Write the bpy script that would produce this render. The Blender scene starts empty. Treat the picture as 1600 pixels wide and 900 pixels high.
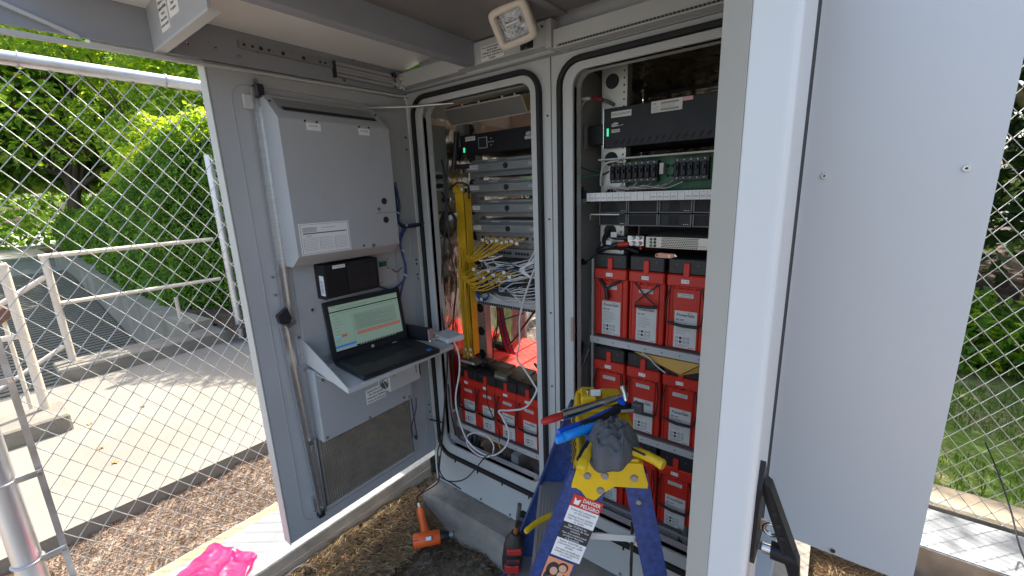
import bpy, math, random
import numpy as np
from mathutils import Vector, Matrix
random.seed(7); rng = np.random.default_rng(7)
S = bpy.context.scene
COL = S.collection
R = math.radians

# ---------------------------------------------------------------- camera
cd = bpy.data.cameras.new('camera'); cam = bpy.data.objects.new('camera', cd); COL.objects.link(cam)
cd.sensor_width = 36; cd.lens = 658.41/1600*36; cd.clip_start = .02; cd.clip_end = 500
def _rz(a): return Matrix.Rotation(R(a), 3, 'Z')
Rm = _rz(37.761) @ Matrix.Rotation(R(-12.8025), 3, 'X') @ Matrix.Rotation(R(2.1257), 3, 'Y')
M3 = Matrix((Rm.col[0], Rm.col[2], -Rm.col[1])).transposed()
cam.matrix_world = Matrix.Translation((1.545, -1.30, 1.65)) @ M3.to_4x4()
S.camera = cam
# ---------------------------------------------------------------- light
SUN_EL, SUN_AZ = 57, -22          # azimuth measured from +Y towards +X
w = bpy.data.worlds.new('World'); S.world = w; w.use_nodes = True
nt = w.node_tree; bg = nt.nodes['Background']
sky = nt.nodes.new('ShaderNodeTexSky'); sky.sky_type = 'NISHITA'; sky.sun_disc = False
sky.sun_elevation = R(SUN_EL); sky.sun_rotation = R(SUN_AZ); sky.dust_density = 4.0; sky.air_density = 1.0; sky.ozone_density = .3
nt.links.new(sky.outputs[0], bg.inputs[0]); bg.inputs[1].default_value = .15
sl = bpy.data.lights.new('sun', 'SUN'); sl.energy = 3.1; sl.angle = R(.6); sl.color = (1, .95, .87)
so = bpy.data.objects.new('sun', sl); COL.objects.link(so)
sd = Vector((math.sin(R(SUN_AZ))*math.cos(R(SUN_EL)), math.cos(R(SUN_AZ))*math.cos(R(SUN_EL)), math.sin(R(SUN_EL))))
so.rotation_euler = sd.to_track_quat('Z', 'Y').to_euler()
S.view_settings.view_transform = 'Standard'; S.view_settings.look = 'None'
S.view_settings.exposure = 1.8; S.view_settings.gamma = 1
S.render.engine = 'CYCLES'
S.cycles.max_bounces = 8; S.cycles.diffuse_bounces = 4; S.cycles.glossy_bounces = 4

# ---------------------------------------------------------------- materials
MATS = {}
def mat(name, col, rough=.5, metal=0., var=.08, scale=8, bump=0., bscale=60, spec=.5, col2=None, emit=0, stretch=None, dirt=0., coat=0.):
    if name in MATS: return MATS[name]
    m = bpy.data.materials.new(name); m.use_nodes = True; MATS[name] = m
    n = m.node_tree.nodes; L = m.node_tree.links; b = n['Principled BSDF']
    b.inputs['Roughness'].default_value = rough; b.inputs['Metallic'].default_value = metal
    b.inputs['Specular IOR Level'].default_value = spec; b.inputs['Coat Weight'].default_value = coat
    tc = n.new('ShaderNodeTexCoord'); mp = n.new('ShaderNodeMapping'); L.new(tc.outputs['Object'], mp.inputs[0])
    if stretch: mp.inputs['Scale'].default_value = stretch
    nz = n.new('ShaderNodeTexNoise'); nz.inputs['Scale'].default_value = scale; nz.inputs['Detail'].default_value = 6
    L.new(mp.outputs[0], nz.inputs['Vector'])
    cr = n.new('ShaderNodeValToRGB'); cr.color_ramp.elements[0].position = .3; cr.color_ramp.elements[1].position = .7
    c2 = col2 or tuple(min(1, c*(1+var)) for c in col); c1 = col if col2 else tuple(c*(1-var) for c in col)
    cr.color_ramp.elements[0].color = (*c1, 1); cr.color_ramp.elements[1].color = (*c2, 1)
    L.new(nz.outputs[0], cr.inputs[0]); out = cr.outputs[0]
    if dirt:
        n2 = n.new('ShaderNodeTexNoise'); n2.inputs['Scale'].default_value = scale*3.1; n2.inputs['Detail'].default_value = 9; n2.inputs['Roughness'].default_value = .7
        L.new(tc.outputs['Object'], n2.inputs['Vector'])
        r2 = n.new('ShaderNodeValToRGB'); r2.color_ramp.elements[0].position = .56; r2.color_ramp.elements[1].position = .72
        r2.color_ramp.elements[0].color = (0, 0, 0, 1); r2.color_ramp.elements[1].color = (dirt, dirt, dirt, 1)
        L.new(n2.outputs[0], r2.inputs[0])
        mx = n.new('ShaderNodeMix'); mx.data_type = 'RGBA'; L.new(r2.outputs[0], mx.inputs[0]); L.new(out, mx.inputs[6])
        mx.inputs[7].default_value = (.12, .1, .075, 1); out = mx.outputs[2]
    L.new(out, b.inputs['Base Color'])
    rr = n.new('ShaderNodeMapRange'); rr.inputs[3].default_value = max(.02, rough-.08); rr.inputs[4].default_value = min(1, rough+.1)
    L.new(nz.outputs[0], rr.inputs[0]); L.new(rr.outputs[0], b.inputs['Roughness'])
    if bump:
        nb = n.new('ShaderNodeTexNoise'); nb.inputs['Scale'].default_value = bscale; nb.inputs['Detail'].default_value = 5
        L.new(mp.outputs[0], nb.inputs['Vector'])
        bp = n.new('ShaderNodeBump'); bp.inputs['Strength'].default_value = bump; bp.inputs['Distance'].default_value = .01
        L.new(nb.outputs[0], bp.inputs['Height']); L.new(bp.outputs[0], b.inputs['Normal'])
    if emit: b.inputs['Emission Color'].default_value = (*col, 1); b.inputs['Emission Strength'].default_value = emit
    return m
DOOR = mat('door_paint', (.395, .405, .41), .42, var=.03, scale=5, bump=.02, bscale=400, dirt=.12)
WHITE = mat('cabinet_paint', (.50, .51, .49), .45, var=.04, scale=4, bump=.02, bscale=300, dirt=.1)
BLUEW = mat('shell_paint', (.64, .65, .64), .3, var=.0, scale=1.2)
HOODM = mat('hood_shaded_paint', (.27, .285, .31), .45, var=.04, scale=5, bump=.02, bscale=300)  # door paint made darker and bluer to stand in for the hood's shade
SHADEP = mat('inner_paint', (.52, .51, .46), .5, var=.03, scale=3)
COVE = mat('cove_lit_paint', (.84, .83, .80), .35, var=.03, scale=4)  # lightened to stand in for sun leaking in at the hood corner
BEAMS = mat('beam_side_lit', (.55, .50, .42), .42, .35, var=.22, scale=10, bump=.05, bscale=90, dirt=.3)  # galvanised plate, its bright tan reflection put into the colour
BROWN = mat('ceiling_shaded_paint', (.20, .19, .19), .45, var=.08, scale=5)  # shadow under the hood is put into this dark colour
GALV = mat('galvanised_steel', (.50, .50, .50), .38, .85, var=.22, scale=14, bump=.05, bscale=90)
GALVB = mat('galvanised_deck', (.30, .31, .32), .5, .35, var=.12, scale=6, bump=.06, bscale=50, dirt=.35)
ALU = mat('aluminium', (.62, .62, .62), .32, .9, var=.08, scale=10, stretch=(1, 1, 12))
STEEL = mat('bright_steel', (.65, .64, .62), .22, 1., var=.1, scale=30)
ZINC = mat('rack_steel', (.52, .50, .44), .38, .55, var=.08, scale=12)
RUB = mat('rubber', (.012, .012, .013), .65, var=.2, scale=30, bump=.05)
BLK = mat('black_plastic', (.016, .016, .018), .42, var=.2, scale=20, bump=.04, bscale=200)
BLKM = mat('black_paint', (.013, .013, .015), .45, var=.15, scale=10, spec=.35)
DARK = mat('dark_void', (.02, .02, .02), .8, var=.3)
DGREY = mat('dark_grey', (.09, .09, .09), .5, var=.15)
GREY = mat('grey_metal', (.27, .28, .28), .38, .4, var=.08, scale=9, stretch=(1, 8, 8))
LGREY = mat('light_grey', (.5, .5, .48), .5, var=.06)
RED = mat('battery_red', (.56, .024, .011), .4, var=.12, scale=9, bump=.03, bscale=120)
REDD = mat('grip_red', (.42, .02, .015), .45, var=.1)
PAPER = mat('sticker_white', (.78, .78, .76), .55, var=.04, scale=12)
PAPERG = mat('label_grey', (.62, .61, .57), .55, var=.06, scale=12)
INK = mat('ink', (.03, .03, .035), .6)
INKR = mat('ink_red', (.55, .03, .02), .6)
YEL = mat('yellow_plastic', (.72, .46, .01), .38, var=.07, scale=14, bump=.03, bscale=100, dirt=.12)
YFIB = mat('yellow_fibre', (.72, .42, .015), .45, var=.1, scale=20)
BLUEF = mat('blue_fibreglass', (.018, .05, .19), .38, var=.35, scale=90, bump=.15, bscale=160)
BLUED = mat('blue_fibreglass_shaded', (.01, .022, .10), .45, var=.3, scale=60)  # ladder blue darkened for the far rear rail, shade put into the colour
TOOLB = mat('tool_blue', (.01, .10, .62), .35, var=.06)
TOOLC = mat('tool_cyan', (.01, .25, .72), .35, var=.06)
ORANGE = mat('orange_plastic', (.85, .13, .02), .4, var=.06, scale=10)
PCB = mat('circuit_board', (.02, .13, .045), .45, var=.25, scale=60)
GREENL = mat('green_lamp', (.06, .6, .28), .4, emit=.35)
COPPER = mat('copper', (.55, .25, .12), .35, .9)
STEPM = mat('step_aluminium', (.38, .36, .33), .45, .35, var=.1, scale=10)
CORE = mat('exchanger_fins', (.40, .34, .26), .4, .4, var=.15, scale=20)
CLOTH = mat('grey_cloth', (.105, .105, .107), .95, var=.12, scale=14, bump=.35, bscale=420)
MANILA = mat('manila', (.62, .36, .08), .7, var=.08)
PEACH = mat('peach_plastic', (.75, .36, .24), .5)
BLUEC = mat('blue_cable', (.03, .07, .22), .45)
REDC = mat('red_cable', (.35, .012, .05), .45)
WCAB = mat('white_cable', (.72, .70, .68), .42)
BCAB = mat('black_cable', (.012, .012, .012), .4)
GLASS = mat('glass_reflector', (.32, .34, .36), .12, .6, var=.5, scale=50, bump=.6, bscale=90)
CREAM = mat('cream_plastic', (.66, .60, .50), .42, var=.05)
CONC = mat('concrete', (.34, .32, .28), .85, var=.16, scale=5, bump=.25, bscale=60, dirt=.3)
CONCP = mat('plinth_concrete', (.27, .24, .20), .85, var=.22, scale=9, bump=.4, bscale=45, dirt=.6)
WALK = mat('sidewalk_concrete', (.225, .205, .17), .85, var=.12, scale=1.7, bump=.2, bscale=70, dirt=.25)
RAILW = mat('cream_rail_paint', (.70, .60, .48), .5, var=.07, scale=12, dirt=.25)
WPANEL = mat('white_panel', (.72, .70, .74), .5, var=.03)
BAGGREY = mat('grey_bag', (.16, .16, .16), .45, var=.3, scale=25, bump=.3, bscale=60)
STRAW = mat('straw', (.30, .19, .09), .8, col2=(.52, .40, .20), scale=40)
def foil_mat():
    m = mat('foil', (.80, .76, .70), .16, 1., var=.15, scale=10, bump=.35, bscale=26, stretch=(1, 1, .3)); return m
FOIL = foil_mat()
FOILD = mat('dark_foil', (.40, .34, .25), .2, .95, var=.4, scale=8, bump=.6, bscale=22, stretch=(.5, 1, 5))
def pink_mat():
    m = mat('pink_film', (.85, .02, .14), .18, var=.12, scale=12, coat=.4)
    b = m.node_tree.nodes['Principled BSDF']; b.inputs['Transmission Weight'].default_value = .15; return m
PINK = pink_mat()

# ---------------------------------------------------------------- mesh builder
FONT = {}
def text_geo(s, bold=False):
    k = (s, bold)
    if k in FONT: return FONT[k]
    cu = bpy.data.curves.new('t', 'FONT'); cu.body = s; cu.size = 1; cu.resolution_u = 2; cu.align_x = 'CENTER'; cu.align_y = 'CENTER'
    if bold: cu.offset = .02
    o = bpy.data.objects.new('t', cu); COL.objects.link(o)
    dg = bpy.context.evaluated_depsgraph_get(); me = bpy.data.meshes.new_from_object(o.evaluated_get(dg))
    v = [tuple(x.co) for x in me.vertices]; f = [tuple(p.vertices) for p in me.polygons]
    bpy.data.objects.remove(o); bpy.data.curves.remove(cu); bpy.data.meshes.remove(me)
    FONT[k] = (v, f); return FONT[k]

def wloc(o):
    l = Vector((0, 0, 0))
    while o: l += o.location; o = o.parent
    return l
class P:
    def __init__(s, M=None): s.v = []; s.f = []; s.m = []; s.s = []; s.mats = []; s.M = M
    def mi(s, m):
        if m not in s.mats: s.mats.append(m)
        return s.mats.index(m)
    def add(s, vs, fs, m, smooth=False, M=None):
        o = len(s.v); T = s.M
        for p in vs:
            p = Vector(p)
            if M: p = M @ p
            if T: p = T @ p
            s.v.append(tuple(p))
        k = s.mi(m)
        for f in fs: s.f.append(tuple(i+o for i in f)); s.m.append(k); s.s.append(smooth)
        return s
    def box(s, x0, x1, y0, y1, z0, z1, m, M=None):
        vs = [(x, y, z) for z in (z0, z1) for y in (y0, y1) for x in (x0, x1)]
        return s.add(vs, [(0, 2, 3, 1), (4, 5, 7, 6), (0, 1, 5, 4), (2, 6, 7, 3), (0, 4, 6, 2), (1, 3, 7, 5)], m, M=M)
    def bevbox(s, x0, x1, y0, y1, z0, z1, m, b=.004, M=None):
        # chamfered box
        vs = []; X = (x0, x1); Y = (y0, y1); Z = (z0, z1)
        idx = {}
        for i in (0, 1):
            for j in (0, 1):
                for k in (0, 1):
                    sx, sy, sz = (1 if i == 0 else -1), (1 if j == 0 else -1), (1 if k == 0 else -1)
                    for a in range(3):
                        p = [X[i]+sx*b, Y[j]+sy*b, Z[k]+sz*b]; p[a] = (X[i], Y[j], Z[k])[a]
                        idx[(i, j, k, a)] = len(vs); vs.append(tuple(p))
        fs = []
        def q(*t): fs.append(tuple(idx[x] for x in t))
        for i in (0, 1):
            q((i, 0, 0, 0), (i, 1, 0, 0), (i, 1, 1, 0), (i, 0, 1, 0)); q((0, i, 0, 1), (1, i, 0, 1), (1, i, 1, 1), (0, i, 1, 1)); q((0, 0, i, 2), (1, 0, i, 2), (1, 1, i, 2), (0, 1, i, 2))
        for i in (0, 1):
            for j in (0, 1):
                q((i, j, 0, 0), (i, j, 1, 0), (i, j, 1, 1), (i, j, 0, 1)); q((i, 0, j, 0), (i, 1, j, 0), (i, 1, j, 2), (i, 0, j, 2)); q((0, i, j, 1), (1, i, j, 1), (1, i, j, 2), (0, i, j, 2))
                for k in (0, 1): q((i, j, k, 0), (i, j, k, 1), (i, j, k, 2))
        return s.add(vs, fs, m, M=M)
    def prism(s, pts, d, m, M=None, smooth=False):   # pts 3D loop, extruded by d
        n = len(pts); d = Vector(d); vs = [Vector(p) for p in pts]+[Vector(p)+d for p in pts]
        fs = [tuple(range(n))[::-1], tuple(range(n, 2*n))]
        s.add(vs, fs, m, M=M); return s.add(vs, [(i, (i+1) % n, n+(i+1) % n, n+i) for i in range(n)], m, smooth, M)
    def tube(s, pts, r, m, n=8, closed=False, cap=True, M=None):
        pts = [Vector(p) for p in pts]; N = len(pts); rs = r if isinstance(r, (list, tuple)) else [r]*N
        vs = []; up = None
        for i, p in enumerate(pts):
            if closed: t = pts[(i+1) % N]-pts[i-1]
            else: t = pts[min(i+1, N-1)]-pts[max(i-1, 0)]
            t = t.normalized() if t.length > 1e-9 else Vector((0, 0, 1))
            if up is None: up = Vector((0, 0, 1)) if abs(t.z) < .9 else Vector((1, 0, 0))
            a = t.cross(up)
            if a.length < 1e-6: a = t.orthogonal()
            a.normalize(); b = a.cross(t); up = b
            for k in range(n):
                g = 2*math.pi*k/n; vs.append(p+(a*math.cos(g)+b*math.sin(g))*rs[i])
        fs = []
        for i in range(N if closed else N-1):
            j = (i+1) % N
            for k in range(n): fs.append((i*n+k, i*n+(k+1) % n, j*n+(k+1) % n, j*n+k))
        s.add(vs, fs, m, True, M)
        if cap and not closed: s.add(vs[:n]+vs[-n:], [tuple(range(n))[::-1], tuple(range(n, 2*n))], m, False, M)
        return s
    def cyl(s, a, b, r, m, r2=None, n=16, M=None): return s.tube([a, b], [r, r if r2 is None else r2], m, n, M=M)
    def text(s, t, c, h, m, ux, uz, wmax=None, bold=False, M=None):
        v, f = text_geo(t, bold); 
        if not v: return s
        xs = [p[0] for p in v]; ww = max(xs)-min(xs); sx = h
        if wmax: sx = min(h*1.3, wmax/ww)
        c = Vector(c); ux = Vector(ux).normalized(); uz = Vector(uz).normalized()
        return s.add([c+ux*(p[0]*sx)+uz*(p[1]*h) for p in v], f, m, M=M)
    def build(s, name, parent=None, loc=None, bevel=0, label=None, smooth=False):
        me = bpy.data.meshes.new(name); base = wloc(parent) if parent else Vector((0, 0, 0))
        l = Vector(loc) if loc is not None else Vector((0, 0, 0))
        off = base if parent else l
        me.from_pydata([tuple(Vector(p)-off) for p in s.v], [], s.f)
        for mm in s.mats: me.materials.append(mm)
        me.polygons.foreach_set('material_index', s.m); me.polygons.foreach_set('use_smooth', [bool(x or smooth) for x in s.s]); me.validate(); me.update()
        o = bpy.data.objects.new(name, me); COL.objects.link(o)
        if parent: o.parent = parent
        else: o.location = l
        if bevel:
            b = o.modifiers.new('bevel', 'BEVEL'); b.width = bevel; b.segments = 2; b.limit_method = 'ANGLE'; b.angle_limit = R(40)
        if label: o['label'] = label
        return o
def tag(o, label, cat=None, group=None, kind=None):
    if label: o['label'] = label
    if cat: o['category'] = cat
    if group: o['group'] = group
    if kind: o['kind'] = kind
    return o
def thing(name, label, cat, loc=(0, 0, 0), group=None):
    o = bpy.data.objects.new(name, None); COL.objects.link(o); o.location = loc; o.empty_display_size = .05
    return tag(o, label, cat, group)
def copy_tree(o, parent=None):
    c = o.copy(); COL.objects.link(c)
    if parent: c.parent = parent
    for ch in list(o.children): copy_tree(ch, c)
    return c
def struct(o): o['kind'] = 'structure'; return o
def spline(pts, n=8):
    pts = [Vector(p) for p in pts]; out = []
    q = [pts[0]*2-pts[1]]+pts+[pts[-1]*2-pts[-2]]
    for i in range(1, len(q)-2):
        a, b, c, d = q[i-1:i+3]
        for k in range(n):
            t = k/n; out.append(.5*((2*b)+(c-a)*t+(2*a-5*b+4*c-d)*t*t+(3*b-a-3*c+d)*t**3))
    out.append(pts[-1]); return out
def rrect(x0, x1, z0, z1, r, n=6):
    out = []
    for cx, cz, a0 in ((x1-r, z1-r, 0), (x0+r, z1-r, 90), (x0+r, z0+r, 180), (x1-r, z0+r, 270)):
        for k in range(n+1):
            a = R(a0+90*k/n); out.append((cx+r*math.cos(a), cz+r*math.sin(a)))
    return out
def cable(pts, r, m, name, label, cat='cable', parent=None, group=None, n=6):
    p = P().tube(spline(pts, 7), r, m, n)
    c = pts[len(pts)//2]
    if parent: return p.build(name, parent)
    o = p.build(name, None, pts[-1]); return tag(o, label, cat, group)
# ================================================================ cabinet
UX, UY, UZ = (1, 0, 0), (0, 1, 0), (0, 0, 1)
CAB = thing('equipment_cabinet', 'tall pale grey telecom cabinet with both front doors swung open and a hood above', 'cabinet', (.7, .38, .165))
def ring_plate(p, op, cell, y0, y1, m):
    # plate of thickness y0..y1 filling cell minus a rounded opening (loops ordered alike)
    L = rrect(*op); n = len(L)//4; x0, x1, z0, z1 = cell
    cor = [(x1, z1), (x0, z1), (x0, z0), (x1, z0)]
    O = [cor[i//n] for i in range(len(L))]
    N = len(L); vs = [(a, y, b) for y in (y0, y1) for a, b in L]+[(a, y, b) for y in (y0, y1) for a, b in O]
    fs = []
    for i in range(N):
        j = (i+1) % N
        if O[i] == O[j]:
            fs += [(i, j, 2*N+i), (N+j, N+i, 3*N+i)]
        else: fs += [(i, j, 2*N+j, 2*N+i), (N+j, N+i, 3*N+i, 3*N+j), (2*N+i, 2*N+j, 3*N+j, 3*N+i)]
        fs.append((j, i, N+i, N+j))
    p.add(vs, fs, m)
def ring(p, o1, o2, y0, y1, m, smooth=False):
    A = rrect(*o1); B = rrect(*o2); N = len(A)
    vs = [(a, y0, b) for a, b in A]+[(a, y0, b) for a, b in B]+[(a, y1, b) for a, b in A]+[(a, y1, b) for a, b in B]
    fs = []
    for i in range(N):
        j = (i+1) % N
        fs += [(i, j, N+j, N+i), (2*N+i, 3*N+i, 3*N+j, 2*N+j), (i, 2*N+i, 2*N+j, j), (N+i, N+j, 3*N+j, 3*N+i)]
    p.add(vs, fs, m, smooth)
OPL = (.09, .655, .425, 2.02, .045); OPR = (.822, 1.39, .405, 2.02, .045)
p = P(); ring_plate(p, OPL, (-.02, .735, .17, 2.09), 0, .018, WHITE); ring_plate(p, OPR, (.735, 1.44, .17, 2.09), 0, .018, WHITE)
for z in (1.9, 1.55, 1.2, .9): p.cyl((.72, -.003, z), (.72, .002, z), .004, DGREY, n=8)
p.box(.7338, .7362, -.002, .001, .17, 2.09, DGREY)
p.build('front_frame', CAB)
for op, nm in ((OPL, 'a'), (OPR, 'b')):
    x0, x1, z0, z1, r = op
    p = P(); ring(p, (x0-.038, x1+.026, z0-.050, z1+.024, .065), (x0, x1, z0, z1, .045), -.010, .05, WHITE); p.build('door_lip', CAB, bevel=.003)
    p = P(); ring(p, (x0-.057, x1+.044, z0-.072, z1+.042, .085), (x0-.040, x1+.028, z0-.052, z1+.026, .068), -.02, .004, RUB)
    for k in range(4):
        xx = x0+.06+k*.15; p.box(xx, xx+.008, -.024, -.016, z0-.082, z0-.066, RUB)
    p.build('rubber_seal', CAB, bevel=.004)
# shell
p = P(); p.box(-.02, -.002, .0185, .76, .17, 2.095, WHITE); p.box(1.42, 1.4395, .0185, .76, .17, 2.2, WHITE)
p.box(.7, .77, .0185, .74, .2, 2.07, SHADEP)
p.box(-.0015, 1.4195, .0185, .755, .17, .2, WHITE)
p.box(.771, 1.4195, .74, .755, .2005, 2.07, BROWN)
p.box(-.0015, .6995, .74, .755, .2005, .52, WHITE); p.box(-.0015, .6995, .74, .755, 1.98, 2.07, WHITE)
p.box(-.0015, .06, .74, .755, .521, 1.979, WHITE)
p.build('cabinet_wall', CAB)
P().box(-.04, 1.48, -1.15, .80, 2.305, 2.33, BLUEW).build('roof', CAB, bevel=.004)
P().box(-.0015, 1.4195, .0185, .755, 2.071, 2.09, SHADEP).build('roof_lining', CAB)
# bottom skirt under the frame
p = P(); p.box(-.01, 1.45, .004, .016, .1655, .1698, WHITE)
for x in (.12, .3, .48, .66, .84, 1.02, 1.2): p.cyl((x, -.006, .19), (x, .001, .19), .006, STEEL, n=6); p.box(x-.006, x+.006, -.012, -.004, .168, .176, STEEL)
p.build('skirt', CAB)
# foil linings
def crumple(name, o, u, v, nu, nv, amp, m, seed, parent=CAB, thick=None):
    r = np.random.default_rng(seed); o, u, v = map(Vector, (o, u, v)); nrm = u.cross(v).normalized(); vs = []; fs = []
    for j in range(nv+1):
        for i in range(nu+1):
            vs.append(o+u*(i/nu)+v*(j/nv)+nrm*float(r.normal()*amp))
    for j in range(nv):
        for i in range(nu): a = j*(nu+1)+i; fs.append((a, a+1, a+nu+2, a+nu+1))
    p = P(); p.add(vs, fs, m, True); 
    return p.build(name, parent)
crumple('foil_liner', (.004, .06, .50), (0, .66, 0), (0, 0, 1.5), 30, 60, .0022, FOIL, 3)
crumple('foil_liner', (.693, .70, .45), (0, -.62, 0), (0, 0, 1.55), 24, 50, .0015, FOIL, 4)
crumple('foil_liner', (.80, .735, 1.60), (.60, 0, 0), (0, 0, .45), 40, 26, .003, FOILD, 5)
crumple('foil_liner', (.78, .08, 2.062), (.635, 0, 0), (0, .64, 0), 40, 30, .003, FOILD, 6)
# interior side wall dressing, right bay: cup-mount plates and stickers
P().box(.772, .775, .05, .70, .42, 2.03, SHADEP).build('partition_panel', CAB)
# rack flanges with holes
def flange(x0, x1, y, z0, z1, name='rack_rail', big=True, M=ZINC):
    p = P(); p.box(x0, x1, y, y+.003, z0, z1, M)
    z = z0+.02
    while z < z1-.01:
        p.box(x1-.010, x1-.005, y-.0007, y, z-.003, z+.003, DARK); z += .022
    if big:
        z = z0+.1; cx = (x0+x1)/2-.006
        while z < z1-.04: p.cyl((cx, y-.0012, z), (cx, y, z), .024, DARK, n=20); p.cyl((cx+.0, y-.0022, z), (cx, y-.001, z), .026, M, .026, n=20) if False else None; z += .125
    p.box(x1, x1+.003, y, y+.04, z0, z1, M)
    return p.build(name, CAB)
flange(.858, .945, .13, .40, 2.05); flange(1.355, 1.385, .13, .40, 2.05, big=False)
flange(.098, .150, .265, .47, 2.02); flange(.60, .645, .265, .47, 2.02, big=False)
for z0 in (1.103, .745, .39):
    p = P()
    p.box(.835, 1.39, .095, .102, z0-.026, z0+.0, LGREY); p.box(.835, 1.39, .102, .70, z0-.006, z0-.0, GREY)
    for k in range(9): p.cyl((.87+.06*k, .0935, z0-.013), (.87+.06*k, .0955, z0-.013), .0022, DARK, n=6)
    p.build('battery_shelf', CAB)
p = P(); p.box(.06, .655, .095, .102, .458, .484, LGREY); p.box(.06, .655, .102, .70, .474, .480, GREY)
for k in range(9): p.cyl((.09+.06*k, .0935, .471), (.09+.06*k, .0955, .471), .0022, DARK, n=6)
p.build('battery_shelf', CAB)
p = P(); p.box(.838, .846, .10, .7, .40, 1.40, ZINC); p.build('shelf_upright', CAB)
# sill plates inside the bay floors
for q_ in ((.12, .16, .06, .09, .2005, .44), (.45, .49, .06, .16, .2005, .46), (.30, .34, .03, .05, .2005, .42)): P().box(*q_, GREY).build('floor_bracket', CAB)
# lintel, ledges
p = P(); p.box(-.02, .36, -.05, -.0005, 2.095, 2.150, WHITE); p.box(.775, 1.46, -.05, -.0005, 2.085, 2.140, WHITE)
p.box(.36, .75, -.055, -.0005, 2.100, 2.172, WHITE); p.box(.752, .773, -.058, -.0005, 2.09, 2.172, WHITE)
p.cyl((.74, -.060, 2.155), (.74, -.055, 2.155), .004, DGREY, n=8)
p.box(-.02, 1.46, -.012, -.001, 2.080, 2.086, GREY)
p.box(.098, 1.44, -.004, -.001, 2.0875, 2.1995, WHITE); p.box(-.02, .028, -.004, -.001, 2.0875, 2.1995, WHITE); p.box(.0282, .0978, -.004, -.001, 2.0875, 2.146, WHITE)
p.build('lintel', CAB, bevel=.002)
p = P(); p.box(.79, 1.44, -.052, -.0505, 2.088, 2.094, GREY)
for k in range(60): p.box(.80+k*.0105, .806+k*.0105, -.0535, -.052, 2.089, 2.093, DARK)
p.build('vent_strip', CAB)
# lettering plate on lintel
p = P(); p.box(.484, .585, -.058, -.0555, 2.103, 2.150, PAPER)
for k, t in enumerate(('Use circuit breaker to', 'operate light', 'Utilisez le disjoncteur', 'pour faire marcher la', 'lumière')): p.text(t, (.5345, -.0588, 2.1435-k*.0089), .0095, INK, UX, UZ, .092 if k in (0, 2, 3) else None, True)
p.build('notice', CAB)
p = P(); p.box(.658, .704, -.064, -.0555, 2.103, 2.145, BLK); p.bevbox(.667, .695, -.068, -.064, 2.108, 2.122, BLKM, .002); p.text('OFF', (.681, -.0643, 2.104), .005, PAPER, UX, UZ); p.build('light_switch', CAB)
# hood: side panel, ceiling, beams
HOOD = P(); 
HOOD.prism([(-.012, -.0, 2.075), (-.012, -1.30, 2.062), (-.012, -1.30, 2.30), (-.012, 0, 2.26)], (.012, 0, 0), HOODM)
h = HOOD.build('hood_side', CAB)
p = P(); p.prism([(0, 0, 2.066), (0, -1.03, 2.050), (0, -1.30, 2.05), (0, -1.30, 2.035), (0, 0, 2.0615)], (.014, 0, 0), WHITE); p.prism([(.0005, -1.02, 2.057), (.0005, -1.025, 2.066), (.0005, -1.30, 2.165), (.0005, -1.30, 2.152)], (.012, 0, 0), WHITE); p.box(-.05, -.0125, -1.0, -.006, 2.0605, 2.0745, WHITE); p.build('hood_trim', CAB)
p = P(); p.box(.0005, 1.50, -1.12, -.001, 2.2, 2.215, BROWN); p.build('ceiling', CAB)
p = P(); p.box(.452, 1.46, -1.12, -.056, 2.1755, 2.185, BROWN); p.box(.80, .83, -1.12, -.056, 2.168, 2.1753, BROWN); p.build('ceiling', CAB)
p = P()   # pale curved cove between the side and the long beam
cv = []
for k in range(11):
    t = k/10; cv.append((.002+.40*t, 2.168+.028*math.sin(math.pi*min(1, t*1.0)*.5)))
vs = [(x, y, z) for y in (-1.12, -.012) for x, z in cv]; p.add(vs, [(k, k+1, 12+k, 11+k) for k in range(10)], COVE, True); p.build('cove_panel', CAB)
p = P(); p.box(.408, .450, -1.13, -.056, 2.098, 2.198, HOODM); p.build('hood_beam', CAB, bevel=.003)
p = P(); p.box(.0015, .407, -.874, -.866, 2.066, 2.19, DOOR); p.box(.0015, .407, -.8745, -.850, 2.060, 2.066, WHITE); p.build('cross_brace', CAB)
p = P(); p.box(.10, .165, -.8752, -.8742, 2.085, 2.182, PAPER); p.box(.175, .245, -.8752, -.8742, 2.100, 2.182, PAPER)
tx = ('Insert key', 'and turn handle', 'Tighten bolt', 'before lifting', 'hood')
for k in range(7):
    p.text(tx[k % 5], (.1325, -.8757, 2.176-k*.013), .009, INK, UX, UZ, .056, True); 
    if k < 6: p.text(('Push to turn', 'to unlock', 'la poignée', 'avant de', 'lever', 'le capot')[k], (.21, -.8757, 2.176-k*.012), .009, INK, UX, UZ, .056, True)
p.box(.10, .165, -.8756, -.8752, 2.133, 2.1335, INK); p.build('notice', CAB)
p = P()
for y, z in ((-.80, 2.155), (-.79, 2.10), (-.60, 2.12), (-.3, 2.085), (-.56, 2.178), (-.25, 2.165), (-.72, 2.105), (-.66, 2.095)): p.cyl((.0, y, z), (.006, y, z), .006, STEEL, n=8); p.cyl((.006, y, z), (.0065, y, z), .003, DARK, n=8)
p.box(.0005, .003, -.84, -.815, 2.085, 2.175, DOOR); p.build('hood_bolts', CAB)
p = P(); p.box(.001, .008, -.655, -.33, 2.120, 2.142, GREY); 
for k, y in enumerate((-.64, -.615, -.59, -.565, -.52, -.45, -.39, -.37)): p.cyl((.008, y, 2.131), (.009, y, 2.131), .006 if k in (2, 4, 5) else .0042, DARK, n=12)
p.build('slide_rail', CAB)
p = P()
for k in range(4): p.box(.001, .016+.003*(k % 2), -.335, -.075, 2.092+k*.0125, 2.1035+k*.0125, ALU)
p.box(.0005, .02, -.342, -.336, 2.088, 2.144, BLK); p.build('hood_slider', CAB, bevel=.001)
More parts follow.
